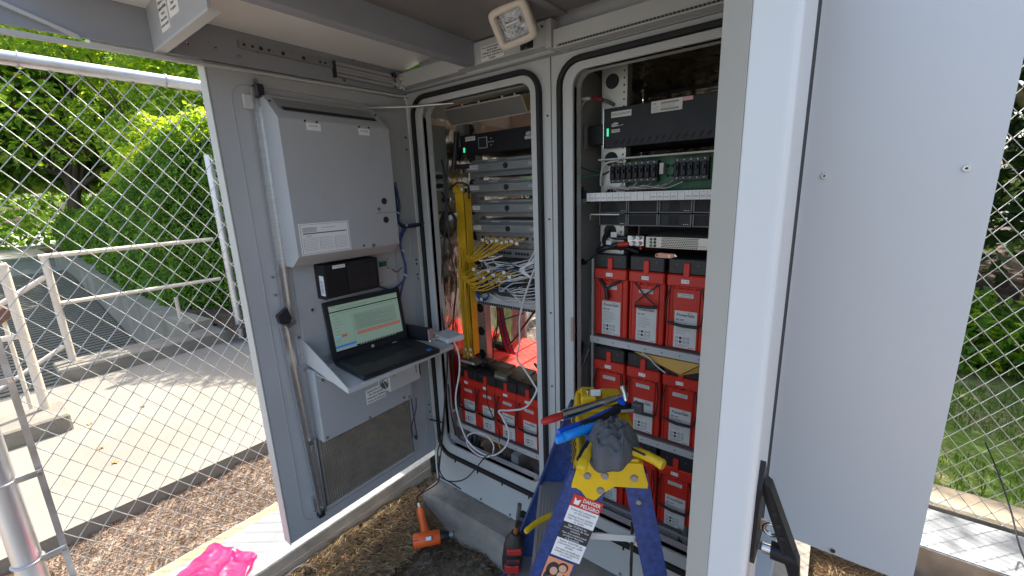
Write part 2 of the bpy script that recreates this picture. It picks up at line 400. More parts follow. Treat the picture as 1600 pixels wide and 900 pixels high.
p = P(); p.box(.004, .03, -.075, -.03, 2.10, 2.112, ALU); p.box(.03, .036, -.07, -.03, 2.085, 2.14, ALU); p.cyl((.005, -.05, 2.095), (.05, -.05, 2.095), .006, STEEL); p.cyl((.015, -.03, 2.125), (.045, -.06, 2.125), .007, STEEL); p.cyl((.01, -.08, 2.14), (.03, -.08, 2.14), .009, RUB); p.cyl((.02, -.065, 2.09), (.02, -.065, 2.15), .004, STEEL); p.cyl((.04, -.045, 2.085), (.04, -.045, 2.15), .005, STEEL); p.build('hood_hinge', CAB)

# ---------------------------------------------------------------- left door
p = P(); p.bevbox(-.05, 0, -.757, -.006, .353, 2.060, DOOR, .004)
DL = p.build('door', CAB, label='left door swung open with fan box, shelf and heat exchanger inside')
p = P(); lp = [(.0012, y, z) for y, z in rrect(-.70, -.055, .40, 2.015, .05)]; p.tube(lp, .0016, DOOR, 6, closed=True); p.build('pressed_rim', DL)
p = P(); p.box(-.052, -.0505, -.758, -.757, .36, 2.05, WHITE); p.box(-.047, .003, -.7605, -.7575, .353, 2.06, SHADEP); p.build('edge_trim', DL)
# fan box
p = P()
prof = [(.0005, 1.995), (.04, 1.985), (.125, 1.905), (.125, 1.462), (.075, 1.425), (.0005, 1.425)]
p.prism([(x, -.625, z) for x, z in prof], (0, .415, 0), DOOR)
p.build('fan_box', DL, bevel=.003)
def slope(y, t, off=.001): # point on sloped top face
    a = Vector((.04, y, 1.985)); b = Vector((.125, y, 1.905)); n = Vector((.08, 0, .085)).normalized(); return a.lerp(b, t)+n*off
p = P(); p.add([slope(-.60, .12), slope(-.60, .62), slope(-.235, .62), slope(-.235, .12)], [(0, 1, 2, 3)], GREY); p.add([slope(-.59, .5, .002), slope(-.59, .66, .002), slope(-.24, .66, .002), slope(-.24, .5, .002)], [(0, 1, 2, 3)], DARK)
for y in (-.615, -.222): p.cyl(slope(y, .3, 0), slope(y, .3, .003), .004, DARK, n=8)
p.build('air_slot', DL)
p = P()
for y in (-.54, -.5, -.34, -.30): p.cyl((.125, y, 1.902), (.128, y, 1.902), .0035, DARK, n=8)
for z in (1.634, 1.562): p.cyl((.1255, -.264, z), (.1265, -.264, z), .0125, DARK, n=20)
p.box(.1252, .1262, -.305, -.215, 1.589, 1.5905, DGREY); p.cyl((.125, -.295, 1.605), (.131, -.295, 1.605), .006, STEEL, n=10); p.cyl((.125, -.335, 1.469), (.130, -.335, 1.469), .007, STEEL, n=10); p.cyl((.125, -.375, 1.473), (.127, -.375, 1.473), .004, DARK, n=8)
p.build('fan_box_screws', DL)
p = P()
for a, b, t in ((-.538, -.488, 'Fan F2A'), (-.344, -.298, 'Fan F2B')): p = P(); p.box(.1252, .1262, a, b, 1.874, 1.897, PAPER); p.text(t, (.1268, (a+b)/2, 1.888), .009, INK, UY, UZ); p.text('1', (.1268, (a+b)/2, 1.879), .005, INK, UY, UZ); p.build('fan_label', DL)
p = P(); y0, y1, z0, z1 = -.612, -.428, 1.466, 1.572; p.box(.1252, .1262, y0, y1, z0, z1, PAPER); fx = .1264
def ln(a, b, c, d, m=INK): p.box(.1262, .1267, a, b, c, d, m)
for a, b, c, d in ((y0+.004, y1-.004, z0+.004, z0+.0048), (y0+.004, y1-.004, z1-.0048, z1-.004), (y0+.004, y0+.0048, z0+.004, z1-.004), (y1-.0048, y1-.004, z0+.004, z1-.004)): ln(a, b, c, d)
ln(y0+.012, y1-.012, z0+.070, z0+.0735, DGREY)
for k in range(7): ln(y0+.012, y0+.060, z0+.077+k*.0025, z0+.0775+k*.0025)
for c in range(9): ln(y0+.012+c*.006, y0+.0124+c*.006, z0+.077, z0+.092)
for c in range(3):
    for k in range(9): ln(y0+.012+c*.056, y0+.060+c*.056, z0+.014+k*.0052, z0+.0145+k*.0052)
    ln(y0+.0115+c*.056, y0+.0119+c*.056, z0+.014, z0+.056)
p.text('NOTES', (.1266, y0+.03, z0+.063), .006, INK, UY, UZ); p.text('RECORD OF INSPECTION', (.1266, y0+.105, z1-.018), .0045, INK, UY, UZ)
p.build('record_card', DL)
# back plate under fan box
p = P(); p.bevbox(.0005, .012, -.60, -.15, 1.05, 1.424, DOOR, .002); p.build('mount_plate', DL)
p = P(); p.box(.0122, .085, -.521, -.296, 1.29, 1.415, BLKM); p.box(.0852, .087, -.43, -.31, 1.305, 1.40, BLK)
p.prism([(.013, -.5225, 1.285), (.013, -.5225, 1.41), (.08, -.5225, 1.41), (.08, -.5225, 1.285)], (0, .001, 0), BLKM); p.build('controller_box', DL, bevel=.003)
p = P(); p.box(.0855, .0865, -.49, -.44, 1.398, 1.410, PAPER); p.text('F3-200-00-00', (.087, -.465, 1.404), .006, INK, UY, UZ, .045); p.box(.045, .075, -.5245, -.5235, 1.30, 1.375, PAPER)
for k in range(10): p.box(.05, .07, -.525, -.5245, 1.31+k*.005, 1.3115+k*.005, INK)
p.build('device_label', DL)
p = P(); p.box(.013, .018, -.24, -.205, 1.36, 1.38, PCB); p.box(.018, .03, -.238, -.222, 1.362, 1.38, PCB)
for y, z in ((-.25, 1.385), (-.20, 1.387), (-.2, 1.35), (-.255, 1.33), (-.24, 1.29)): p.cyl((.012, y, z), (.02, y, z), .004, STEEL, n=8)
p.build('thermostat_board', DL)
for c, (r_, m_) in {}.items(): pass
def sub(pts, r, m, nm='door_wire'): P().tube(spline(pts, 6), r, m, 6).build(nm, DL)
sub([(0.0300, -0.1303, 1.7086), (0.0350, -0.1218, 1.6145), (0.0350, -0.1332, 1.5470), (0.0350, -0.0976, 1.5248), (0.0113, -0.0200, 1.5238), (0.0679, 0.0000, 1.5318), (0.0569, 0.0600, 1.5624)], .0055, BLUEC)
sub([(0.0280, -0.1337, 1.6955), (0.0300, -0.1330, 1.6015), (0.0300, -0.1213, 1.5267), (0.0327, -0.0200, 1.5184), (0.0537, 0.0300, 1.5497)], .005, BCAB)
sub([(0.0300, -0.0971, 1.5247), (0.0250, -0.1274, 1.4713), (0.0200, -0.1207, 1.4050), (0.0200, -0.1072, 1.3363), (0.0180, -0.1229, 1.2801), (0.0180, -0.1926, 1.2529), (0.0200, -0.2542, 1.2770)], .0042, BLUEC)
sub([(0.0300, -0.0866, 1.5238), (0.0250, -0.1259, 1.4542), (0.0200, -0.1154, 1.3899), (0.0200, -0.1131, 1.3168), (0.0180, -0.1426, 1.2338), (0.0180, -0.1581, 1.1927)], .004, BLUEC)
sub([(0.0200, -0.1833, 1.3430), (0.0300, -0.1656, 1.3267), (0.0200, -0.1283, 1.3398)], .002, BCAB)
p = P()
for pt in ((0.0350, -0.0976, 1.5248), (0.0220, -0.1178, 1.4133), (0.0200, -0.1147, 1.3024), (0.0350, -0.1327, 1.5798)): p.cyl(Vector(pt)-Vector((0, .002, .002)), Vector(pt)+Vector((0, .002, .002)), .008, WCAB, n=10)
p.build('cable_tie', DL)
# locking rods and latch
def chan(a, b, w, h, nm):
    a = Vector(a); b = Vector(b); d = (b-a); p = P()
    n = Vector((1, 0, 0)); s = d.cross(n).normalized()*w/2
    for o0, o1, hh in ((-1, -.55, h), (-.55, .55, h*.35), (.55, 1, h)):
        p.prism([a+s*o0, a+s*o1, b+s*o1, b+s*o0], n*hh, ALU)
    p.cyl(a+Vector((h*.3, 0, .02)), a+Vector((h+.004, 0, .02)), .006, STEEL, n=10); p.cyl(b+Vector((h*.3, 0, .02)), b+Vector((h+.004, 0, .02)), .006, STEEL, n=10)
    return p.build(nm, DL)
chan((.012, -.632, 2.005), (.012, -.642, 1.205), .028, .016, 'lock_rod'); chan((.012, -.662, 1.225), (.012, -.632, .42), .028, .016, 'lock_rod')
p = P(); p.bevbox(.01, .045, -.64, -.615, 1.975, 2.015, BLK, .004); p.bevbox(.002, .012, -.67, -.64, 1.94, 1.985, LGREY, .003); p.bevbox(.002, .03, -.615, -.585, 1.945, 1.965, DGREY, .003); p.build('rod_guide', DL)
p = P(); p.prism([(.03, -.69, 1.262), (.03, -.655, 1.285), (.03, -.645, 1.245), (.03, -.66, 1.225), (.03, -.685, 1.235)], (.022, 0, 0), BLK); p.cyl((.02, -.655, 1.225), (.05, -.655, 1.225), .012, DGREY, n=12); p.cyl((.02, -.635, 1.225), (.04, -.635, 1.225), .009, STEEL, n=10); p.build('door_latch', DL)
P().bevbox(.004, .03, -.65, -.625, .405, .425, BLK, .003).build('rod_guide', DL); P().box(.002, .02, -.66, -.645, .44, .50, ALU).build('rod_clip', DL); P().box(.002, .03, -.645, -.63, .73, .75, STEEL).build('rod_clip', DL)
# shelf for the laptop
p = P(); p.box(.0125, .285, -.598, -.10, 1.014, 1.018, WHITE); p.box(.2805, .285, -.598, -.10, 1.000, 1.0139, WHITE)
p.prism([(.004, -.602, 1.145), (.004, -.602, 1.05), (.285, -.602, 1.0), (.285, -.602, 1.019)], (0, .0035, 0), WHITE)
p.box(.001, .004, -.625, -.598, 1.05, 1.165, DOOR); p.box(.001, .0038, -.598, -.56, 1.15, 1.17, DOOR)
for z in (1.08, 1.155): p.cyl((.004, -.612, z), (.01, -.612, z), .006, STEEL, n=8)
p.build('folding_shelf', DL, bevel=.001)
# exchanger cover and core
p = P(); p.bevbox(.0005, .062, -.605, -.168, .733, 1.030, DOOR, .004); 
for y, z in ((-.575, .985), (-.59, .75), (-.40, .745), (-.19, .75), (-.22, .76)): p.cyl((.062, y, z), (.067, y, z), .006, STEEL, n=8)
p.build('exchanger_cover', DL)
p = P(); p.box(.0005, .014, -.605, -.16, .433, .7325, GREY); NF = 44
for k in range(NF):
    y = -.602+k*(.44/NF); p.box(.014, .020, y, y+.0035, .435, .7315, CORE)
    for j in range(16): zz = .44+j*.0182; p.box(.0195, .0215, y-.001, y+.0052, zz, zz+.005, CORE)
p.build('exchanger_core', DL)
for y in (-.62, -.15):
    P().bevbox(.0008, .012, y, y+.012, .43, .735, DOOR, .002).build('core_frame', DL)
P().box(.0008, .016, -.62, -.148, .415, .4305, DOOR).build('core_frame', DL)
p = P(); p.box(.0622, .0632, -.405, -.31, .805, .868, PAPER)
for k, t in enumerate(('Caution: Hot Surface', 'Do not touch', 'Attention: Surface', 'Chaude. Ne touchez pas')): p.text(t, (.0636, -.3575, .858-k*.0145), .0125, INK, UY, UZ, .086 if k != 1 else None, True)
p.build('warning_label', DL)
# small power supply with fan
p = P(); p.bevbox(.064, .15, -.345, -.185, .860, .945, LGREY, .003); 
for k in range(4): p.cyl((.15, -.205, .90+k*.01), (.151, -.205, .90+k*.01), .003, DARK, n=8)
p.cyl((.15, -.32, .925), (.152, -.32, .925), .003, DARK, n=6); p.build('power_supply', DL)
p = P(); p.cyl((.107, -.3462, .902), (.107, -.3455, .902), .036, DARK, n=24)
for r_ in (.034, .026, .018, .010): p.tube([(.107+r_*math.cos(a), -.348, .902+r_*math.sin(a)) for a in np.linspace(0, 2*math.pi, 20)[:-1]], .0013, STEEL, 5, closed=True)
for a in (45, 135): c, s_ = math.cos(R(a))*.036, math.sin(R(a))*.036; p.cyl((.107-c, -.3485, .902-s_), (.107+c, -.3485, .902+s_), .0013, STEEL, n=5)
p.build('fan_grille', DL)
p = P(); p.box(.02, .13, -.183, -.165, .868, .95, BLKM); p.build('cable_clip', DL)
sub([(0.0300, -0.1265, 0.7055), (0.0300, -0.1329, 0.6478), (0.0200, -0.1622, 0.5567), (0.0300, -0.1420, 0.4944), (0.0200, -0.1440, 0.6498), (0.0300, -0.1574, 0.7746)], .002, BCAB)
sub([(0.0879, -0.0300, 0.5482), (-0.0181, -0.0300, 0.5279), (-0.0952, -0.0400, 0.4557), (0.0500, -0.1647, 0.5136)], .004, BCAB)
# screws on the door
p = P()
for pt in ((0.0120, -0.5524, 1.2473), (0.0010, -0.5753, 1.2191), (0.0010, -0.6067, 1.0226), (0.0010, -0.5636, 1.1475)): pt = Vector(pt); p.cyl(pt, pt+Vector((.007, 0, 0)), .0065, STEEL, n=10); p.cyl(pt+Vector((.007, 0, 0)), pt+Vector((.0075, 0, 0)), .003, DARK, n=6)
for pt in ((0.0010, -0.6697, 1.3925), (0.0010, -0.6689, 1.3282)): pt = Vector(pt); p.cyl(pt, pt+Vector((.012, 0, 0)), .004, STEEL, n=8)
p.build('door_screws', DL)
p = P()
for z in (1.36, 1.34, 1.29, 1.27, .62, .58, 1.9, 1.85): p.cyl((.0, -.03, z), (.004, -.03, z), .005, STEEL, n=8)
p.build('hinge_screws', DL)
for a, b in ((1.25, 1.38), (.55, .65), (1.82, 1.93)): P().box(.0005, .002, -.045, -.015, a, b, DOOR).build('door_hinge', DL)
# door stay
P().tube([(0.0109, -0.2500, 1.9921), (0.0706, -0.0500, 2.0134), (0.2500, 0.0300, 2.0128)], .006, ALU, 6).build('door_stay', CAB)

# ---------------------------------------------------------------- right door (seen on its free edge)
p = P(); xs = [(1.443, -.705), (1.4945, -.705), (1.4575, -.006), (1.399, -.006)]
def rz(pts, b=.012):
    # round the near outer corner
    a, c, d, e = [Vector((x, y, 0)) for x, y in pts]; out = [a]
    u1 = (a-c).normalized(); u2 = (d-c).normalized()
    for k in range(7):
        t = k/6; q = c+u1*b*(1-t)**2+u2*b*t*t; out.append(q)
    return out+[d, e]
lp = rz(xs); p.prism([(q.x, q.y, .353) for q in lp], (0, 0, 1.84), BLUEW, smooth=False)
DR = p.build('door', CAB, label='right door swung open, seen on its thick free edge', bevel=.002)
p = P(); p.prism([(1.442, -.700, .36), (1.4415, -.690, .36), (1.400, -.03, .36), (1.372, -.03, .36), (1.4015, -.655, .36)], (0, 0, 1.83), SHADEP); p.build('door_liner', DR, bevel=.002)
p = P(); p.box(1.4402, 1.4420, -.004, .36, .20, 2.19, RUB); p.build('gasket', CAB)
# swing handle on the outer face
hp = (1.5012, -0.6300, 1.2320); hq = (1.5055, -0.6600, 1.0737)
HX = 1.4905
p = P(); p.prism([(HX-.001, -.655, 1.205), (HX-.001, -.655, 1.085), (HX-.001, -.64, 1.062), (HX-.001, -.605, 1.052), (HX-.001, -.585, 1.075), (HX-.001, -.585, 1.195), (HX-.001, -.62, 1.235)], (.008, 0, 0), BLKM); HN = p.build('handle_plate', DR, bevel=.0015)
p = P(); a = Vector((HX+.008, -.625, 1.19)); b = Vector((HX+.052, -.63, 1.07)); c = Vector((HX+.058, -.63, .99))
p.prism([a+Vector((0, 0, .01)), a+Vector((.009, 0, .004)), b+Vector((.012, 0, .01)), c+Vector((.014, 0, 0)), c, b+Vector((0, 0, -.01)), a+Vector((.0, 0, -.012))], (0, .026, 0), BLKM)
p.cyl((HX+.026, -.617, 1.082), (HX+.060, -.617, 1.084), .0135, BLKM, n=20); p.cyl((HX+.014, -.617, 1.0815), (HX+.026, -.617, 1.082), .0095, STEEL, n=20); p.cyl((HX+.008, -.617, 1.0815), (HX+.014, -.617, 1.0815), .0065, DGREY, n=8)
for t in (.3, .45, .6): q = a.lerp(b, t); p.cyl(q+Vector((.004, -.001, 0)), q+Vector((.004, .001, 0)), .0035, DARK, n=8)
p.build('swing_handle', HN and DR, bevel=.001)
p = P(); p.tube([(HX+.022+.010*math.cos(t), -.60, 1.105+.010*math.sin(t)) for t in np.linspace(0, 2*math.pi, 18)[:-1]], .0035, STEEL, 6, closed=True); p.box(HX+.006, HX+.016, -.602, -.598, 1.097, 1.118, STEEL); p.build('padlock_eye', DR)
# plain outer panel to the right
p = P(); p.prism([(1.4405, .37, .345), (1.866, .37, .345), (1.866, .37, 2.6), (1.4405, .37, 2.6)], (0, .035, 0), BLUEW); SP = p.build('side_cover', CAB, bevel=.006, label='large plain pale blue-grey cover panel with a few flat screws')
for pt in ((1.4977, 0.3680, 1.6639), (1.8043, 0.3680, 1.6682), (1.6564, 0.3680, 0.3620)):
    p = P(); pt = Vector(pt); p.cyl(pt+Vector((0, -.0035, 0)), pt+Vector((0, .002, 0)), .008, STEEL, .009, n=20); p.cyl(pt+Vector((0, -.0045, 0)), pt+Vector((0, -.0034, 0)), .0035, DARK, n=6); p.build('flat_screw', SP)
p = P(); p.box(1.4405, 1.49, .02, .45, .10, .345, WHITE); p.build('side_skirt', CAB)
# rear door, open; then an added panel
p = P(); p.box(-.62, -.155, .90, .93, .45, 2.0, WPANEL); p.build('rear_panel', CAB, bevel=.003)
P().box(.47, .72, .95, .975, .45, 2.0, WPANEL).build('rear_panel', CAB, bevel=.003)  # unseen panel added so the foil liner reflects white
p = P(); p.box(-.15, -.12, .90, .93, .1, 2.1, GREY); p.build('rear_post', CAB)
# ================================================================ rack equipment
def unit(name, label, cat, x0, x1, y0, y1, z0, z1, m, bev=.0015, group=None, body='case'):
    t = thing(name, label, cat, ((x0+x1)/2, (y0+y1)/2, z0), group)
    P().box(x0, x1, y0, y1, z0, z1, m).build(body, t, bevel=bev)
    return t
# --- fibre drawers, left bay
DR0 = []
for k, zc in enumerate((1.765, 1.6735, 1.582, 1.4905)):
    lab = ('topmost grey fibre drawer, just under the black power unit', 'second grey fibre drawer down in the left bay', 'third grey fibre drawer down in the left bay', 'lowest grey fibre drawer, just above the patch panels')[k]
    t = thing('fibre_patch_unit', lab, 'fibre unit', (.365, .22, zc-.035), 'grey fibre drawers stacked in the left bay')
    P().box(.135, .60, .245, .50, zc-.040, zc+.036, GREY).build('tray', t)
    P().bevbox(.132, .605, .20, .212, zc-.018, zc+.018, GREY, .002).build('front_bar', t)
    p = P(); p.cyl((.372, .1965, zc), (.372, .2005, zc), .0125, BLK, n=20); p.build('knob', t)
    p = P(); p.bevbox(.118, .134, .195, .24, zc-.017, zc+.017, BLK, .003); p.build('latch', t)
    p = P(); p.box(.148, .212, .1985, .1995, zc-.007, zc+.010, PAPERG); p.text('F10411/PR10%d' % (k+1), (.18, .1982, zc+.0015), .012, INK, UX, UZ, .058); p.build('label', t)
    p = P(); p.text('CORNING', (.53, .1993, zc), .016, PAPER, UX, UZ, .075); p.build('lettering', t)
    p = P(); p.box(.24, .29, .244, .2449, zc+.026, zc+.030, PAPERG); p.box(.35, .52, .2442, .2449, zc+.029, zc+.031, PAPERG); p.build('reflector_strip', t)
# --- black power unit, left
t = thing('power_unit', 'wide black power unit with small square screen, top of the left bay', 'power unit', (.34, .3, 1.825))
P().box(.112, .60, .20, .52, 1.826, 1.912, BLKM).build('case', t, bevel=.002)
p = P(); p.box(.225, .275, .1975, .1998, 1.847, 1.893, PAPERG); p.box(.2268, .2732, .197, .1976, 1.8488, 1.8912, BLK); p.build('screen', t)
p = P()
for dx, dz in ((0, .014), (0, -.014), (.012, 0), (-.012, 0), (0, 0)): p.cyl((.298+dx, .1975, 1.87+dz), (.298+dx, .2, 1.87+dz), .0025, LGREY, n=8)
p.build('key_pad', t)
p = P(); p.box(.145, .205, .1985, .1995, 1.885, 1.903, PAPERG); p.text('INV PANEL/17', (.175, .198, 1.894), .010, INK, UX, UZ, .054); p.build('label', t); p = P(); p.box(.48, .53, .1985, .1995, 1.862, 1.874, PAPERG); p.text('CXPS-E3', (.505, .198, 1.868), .010, INK, UX, UZ, .044); p.build('label', t)
p = P(); p.box(.130, .139, .197, .1995, 1.837, 1.858, GREENL); p.build('status_lamp', t)
def swirl(p, x, y, z, s, m=PAPER):
    for r_, a, o in ((.010, .3, 0), (.008, 1.3, .003), (.007, 2.2, -.004)):
        p.tube([(x+o*s+r_*s*math.cos(q)*1.2, y, z+r_*s*.6*math.sin(q+a)) for q in np.linspace(0, 2*math.pi, 14)[:-1]], .0009*s, m, 4, closed=True)
    p.tube([(x-.01*s, y, z-.006*s), (x+.02*s, y, z-.005*s), (x+.032*s, y, z-.003*s)], .0008*s, m, 4)
p = P(); swirl(p, .498, .199, 1.884, 1.0); p.build('emblem', t)
# --- fluorescent tray across the top (opened flap)
t = thing('cable_tray', 'narrow open metal trough tilted across the top of the left bay', 'tray', (.36, .1, 1.94))
p = P(); pr = [(.045, 1.995), (.085, 1.94), (.088, 1.942), (.052, 1.992)]
p.prism([(.175, y, z) for y, z in pr], (.40, 0, 0), mat('trough_steel', (.17, .165, .15), .4, .3)); p.box(.175, .575, .0435, .0465, 1.993, 1.998, ZINC); p.box(.175, .575, .083, .086, 1.937, 1.940, ZINC); p.prism([(.175, .045, 1.995), (.175, .085, 1.94), (.175, .13, 1.99)], (.003, 0, 0), ZINC); p.build('trough', t)
p = P(); p.prism([(.575, .045, 1.995), (.575, .085, 1.94), (.575, .16, 1.985), (.575, .14, 2.015)], (.003, 0, 0), COPPER if 0 else mat('tan_sheet', (.42, .33, .18), .5)); p.build('end_plate', t)
p = P(); p.tube([(.17, .07, 2.003), (.40, .07, 2.006), (.60, .07, 2.01)], .006, BCAB, 6); p.tube([(.19, .06, 2.0), (.26, .06, 2.003)], .008, mat('dull_red', (.25, .04, .04), .5), 6); 
for x in (.27, .36, .48, .54): p.cyl((x, .062, 2.0), (x, .055, 2.008), .004, WCAB, n=6)
p.build('wiring', t)
# --- power strip box on the left wall
t = thing('outlet_box', 'tall grey steel outlet box with black plugs on the left inner wall', 'outlet box', (.03, .1, 1.57))
P().box(.006, .055, .042, .163, 1.575, 1.955, GREY).build('case', t, bevel=.003)
p = P()
for z in (1.735, 1.69): p.box(.0555, .058, .06, .12, z-.02, z+.02, LGREY)
p.build('socket_plate', t)
for z, y in ((1.73, .09), (1.69, .09), (1.625, .12)):
    p = P(); p.cyl((.056, y, z), (.085, y, z), .013, BLK, .010, n=12); p.build('plug', t)
p = P(); p.bevbox(.01, .05, .03, .06, 1.985, 2.02, LGREY, .003); o = p.build('door_switch', None, (.03, .04, 1.985)); tag(o, 'small pale block with a slot above the outlet box', 'switch')
t = thing('relay_box', 'thin black relay module beside the outlet box', 'module', (.09, .2, 1.8))
p = P(); p.box(.07, .115, .22, .30, 1.87, 1.97, GREY); p.build('case', t)
p = P(); p.tube([(.10, .19, 1.93), (.095, .18, 1.85), (.09, .17, 1.78), (.085, .17, 1.76)], .012, BCAB, 8); p.cyl((.09, .18, 1.775), (.16, .2, 1.775), .011, BLK, n=10); p.build('hose', t)
# --- patch panels
def patch(z, n, label, m=GREY, x0=.135):
    t = thing('patch_bay', label, 'patch panel', (.36, .25, z-.02))
    P().box(x0, .60, .25, .42, z-.020, z+.020, m).build('frame', t, bevel=.001)
    p = P()
    for k in range(n):
        x = x0+.035+k*(.40/n)
        if k % 6 != 5: p.box(x, x+.012, .2485, .2502, z-.007, z+.006, BLK)
    p.build('jacks', t)
    return t
patch(1.442, 24, 'patch panel with yellow fibres plugged in, just under the fibre drawers')
t = patch(1.372, 24, 'lower patch panel with a row of black ports behind the white cables')
t = thing('network_switch', 'bright metal network shelf between the two patch panels', 'network switch', (.36, .3, 1.395))
P().box(.14, .60, .27, .45, 1.393, 1.4215, ALU).build('case', t); P().box(.14, .60, .262, .2695, 1.3945, 1.42, STEEL).build('front', t)
t = thing('switch_shelf', 'grey one-unit shelf with a vented lower edge above the open cabinet back', 'equipment shelf', (.38, .3, 1.115))
P().box(.16, .62, .185, .44, 1.135, 1.178, LGREY).build('case', t, bevel=.002)
p = P(); p.box(.165, .62, .1895, .43, 1.120, 1.1345, GREY)
for k in range(30): p.box(.18+.0143*k, .188+.0143*k, .1875, .1895, 1.122, 1.133, DARK)
p.build('vent_row', t); P().box(.152, .159, .18, .30, 1.11, 1.185, BLK).build('ear', t)
t = thing('media_converter', 'black electronics tray buried in white cables above the grey shelf', 'electronics', (.4, .3, 1.2))
P().box(.17, .58, .26, .42, 1.182, 1.225, BLKM).build('case', t, bevel=.002)
p = P()
for k in range(8): p.box(.20+k*.045, .225+k*.045, .2575, .2598, 1.195, 1.212, LGREY if k % 3 == 0 else DGREY)
p.build('ports', t)
t = thing('media_converter', 'blue-fronted electronics card just below the lower patch panel', 'electronics', (.4, .3, 1.27))
P().box(.17, .60, .28, .42, 1.26, 1.33, DGREY).build('case', t); p = P()
for k in range(14): p.box(.20+k*.027, .215+k*.027, .2775, .28, 1.275+.01*(k % 3), 1.30+.008*(k % 2), (PCB, BLUEC, LGREY, BLK)[k % 4])
p.build('ports', t)
# --- yellow fibre duct and fibres
t = thing('fibre_duct', 'tall yellow fibre duct standing beside the drawers in the left bay', 'cable duct', (.145, .16, .84))
p = P(); p.box(.104, .168, .185, .19, .86, 1.655, YFIB); p.box(.104, .108, .150, .185, .86, 1.655, YFIB); p.box(.164, .168, .150, .185, .86, 1.655, YFIB); p.box(.106, .158, .148, .1495, 1.25, 1.655, YFIB); p.build('channel', t, bevel=.001)
p = P(); p.bevbox(.100, .15, .14, .17, 1.656, 1.685, YFIB, .003); p.build('cap', t)
t = thing('fibre_bundle', 'thick bundle of thin yellow fibres hanging down the yellow duct', 'cable bundle', (.14, .14, .84))
r = random.Random(5)
for g in range(6):
    p = P()
    for k in range(6):
        x = .116+.0075*(g)+r.uniform(-.004, .004); y = .142+r.uniform(-.012, .01)
        pts = [(x+r.uniform(-.006, .006), y, 1.40-.02*k)]+[(x+.02*(1-zz)*0+r.uniform(-.004, .004), y+r.uniform(-.004, .004), zz) for zz in (1.25, 1.1, .98, .9)]+[(x+r.uniform(-.015, .015), y+r.uniform(-.02, .01), .85+r.uniform(-.03, .02))]
        p.tube(spline(pts, 4), .0019, YFIB, 5)
    p.build('strand', t)
p = P()
for k in range(7): x, z = .115+r.uniform(0, .05), .86+r.uniform(0, .06); p.box(x, x+.012, .125, .127, z, z+.014, PAPER)
p.build('tags', t)
# fibres sweeping to the patch panel
def fibres(label, n, A, Bf, m=YFIB, rad=.0021, name='fibre_cable', tagc=None, cat='fibre cable', sag=.03, group=None):
    for k in range(n):
        a = Vector(A(k)); b = Vector(Bf(k)); mid = a.lerp(b, .45)+Vector((r.uniform(-.01, .01), -.05-r.uniform(0, .03), -sag+r.uniform(-.01, .01)))
        t2 = thing(name, label, cat, tuple(b), group)
        P().tube(spline([a, mid, b+Vector((0, -.03, .002)), b], 7), rad, m, 6).build('jacket', t2)
        P().box(b.x-.004, b.x+.004, b.y-.022, b.y+.002, b.z-.004, b.z+.004, tagc or WCAB).build('connector', t2)
        if m == YFIB and k % 2 == 0:
            q = b+Vector((-.004, -.045, -.01)); P().box(q.x-.006, q.x+.012, q.y-.001, q.y, q.z-.006, q.z+.008, PAPER).build('tag', t2)
fibres('thin yellow fibre cable sweeping from the duct up to the upper patch panel', 16, lambda k: (.168, .14, 1.335+.002*k), lambda k: (.215+.0145*k, .248, 1.442-.004*(k % 3)), group='yellow fibres to the upper patch panel')
fibres('thin yellow fibre cable looping from the duct down into the tangle of white cables', 16, lambda k: (.155, .135, 1.345-.006*k), lambda k: (.22+.015*k, .17, 1.315-.009*(k % 6)), sag=.05, tagc=DGREY, group='yellow fibres to the lower tray')
fibres('thin yellow fibre cable rising from the top of the duct beside the drawers', 3, lambda k: (.13+.01*k, .15, 1.66), lambda k: (.145+.004*k, .19, 1.72-.02*k), sag=-.03, group='yellow fibres above the duct')
fibres('white cable strung across the lower patch panel', 9, lambda k: (.20+.01*k, .20, 1.345-.008*k), lambda k: (.50+.012*k, .24, 1.36-.006*k), m=WCAB, rad=.0024, name='network_cable', cat='cable', sag=.03, group='white cables across the lower patch panel')
fibres('white cable drooping over the black electronics tray', 7, lambda k: (.26+.02*k, .20, 1.29-.01*k), lambda k: (.52+.012*k, .22, 1.25-.012*k), m=WCAB, rad=.0026, name='network_cable', cat='cable', sag=.04, group='white cables over the electronics tray')
fibres('black cable tangled among the white ones above the grey shelf', 7, lambda k: (.20+.03*k, .22, 1.28-.013*k), lambda k: (.48+.02*k, .245, 1.235+.012*k), m=BCAB, rad=.0028, name='network_cable', tagc=BLK, cat='cable', sag=.03, group='black cables above the grey shelf')
for k in range(3):
    cable([(.56+.02*k, .16, 1.43), (.545+.015*k, .12, 1.37), (.52-.01*k, .11, 1.33), (.56, .12, 1.30), (.60, .16, 1.33)], .0042, WCAB, 'network_cable', 'pale grey cable looped near the right edge of the left bay', group='grey looped cables')
rq = random.Random(77)
for k in range(22):
    m_ = (WCAB, BCAB, LGREY, WCAB, DGREY, BLUEC)[k % 6]; z = 1.37-.0085*k+rq.uniform(-.01, .01); x0 = rq.uniform(.17, .36); x1 = x0+rq.uniform(.12, .26)
    cable([(x0, rq.uniform(.15, .24), z), (x0+.04, rq.uniform(.10, .19), z-rq.uniform(.01, .035)), ((x0+x1)/2, rq.uniform(.10, .18), z-rq.uniform(-.01, .04)), (min(.63, x1), rq.uniform(.12, .22), z+rq.uniform(-.03, .02))], rq.choice((.0022, .0028, .0036)), m_, 'patch_cable', {WCAB: 'white', BCAB: 'black', LGREY: 'pale grey', DGREY: 'dark grey', BLUEC: 'dark blue'}[m_]+' patch cable in the tangle between the duct and the right jamb', group='tangled patch cables of the left bay')
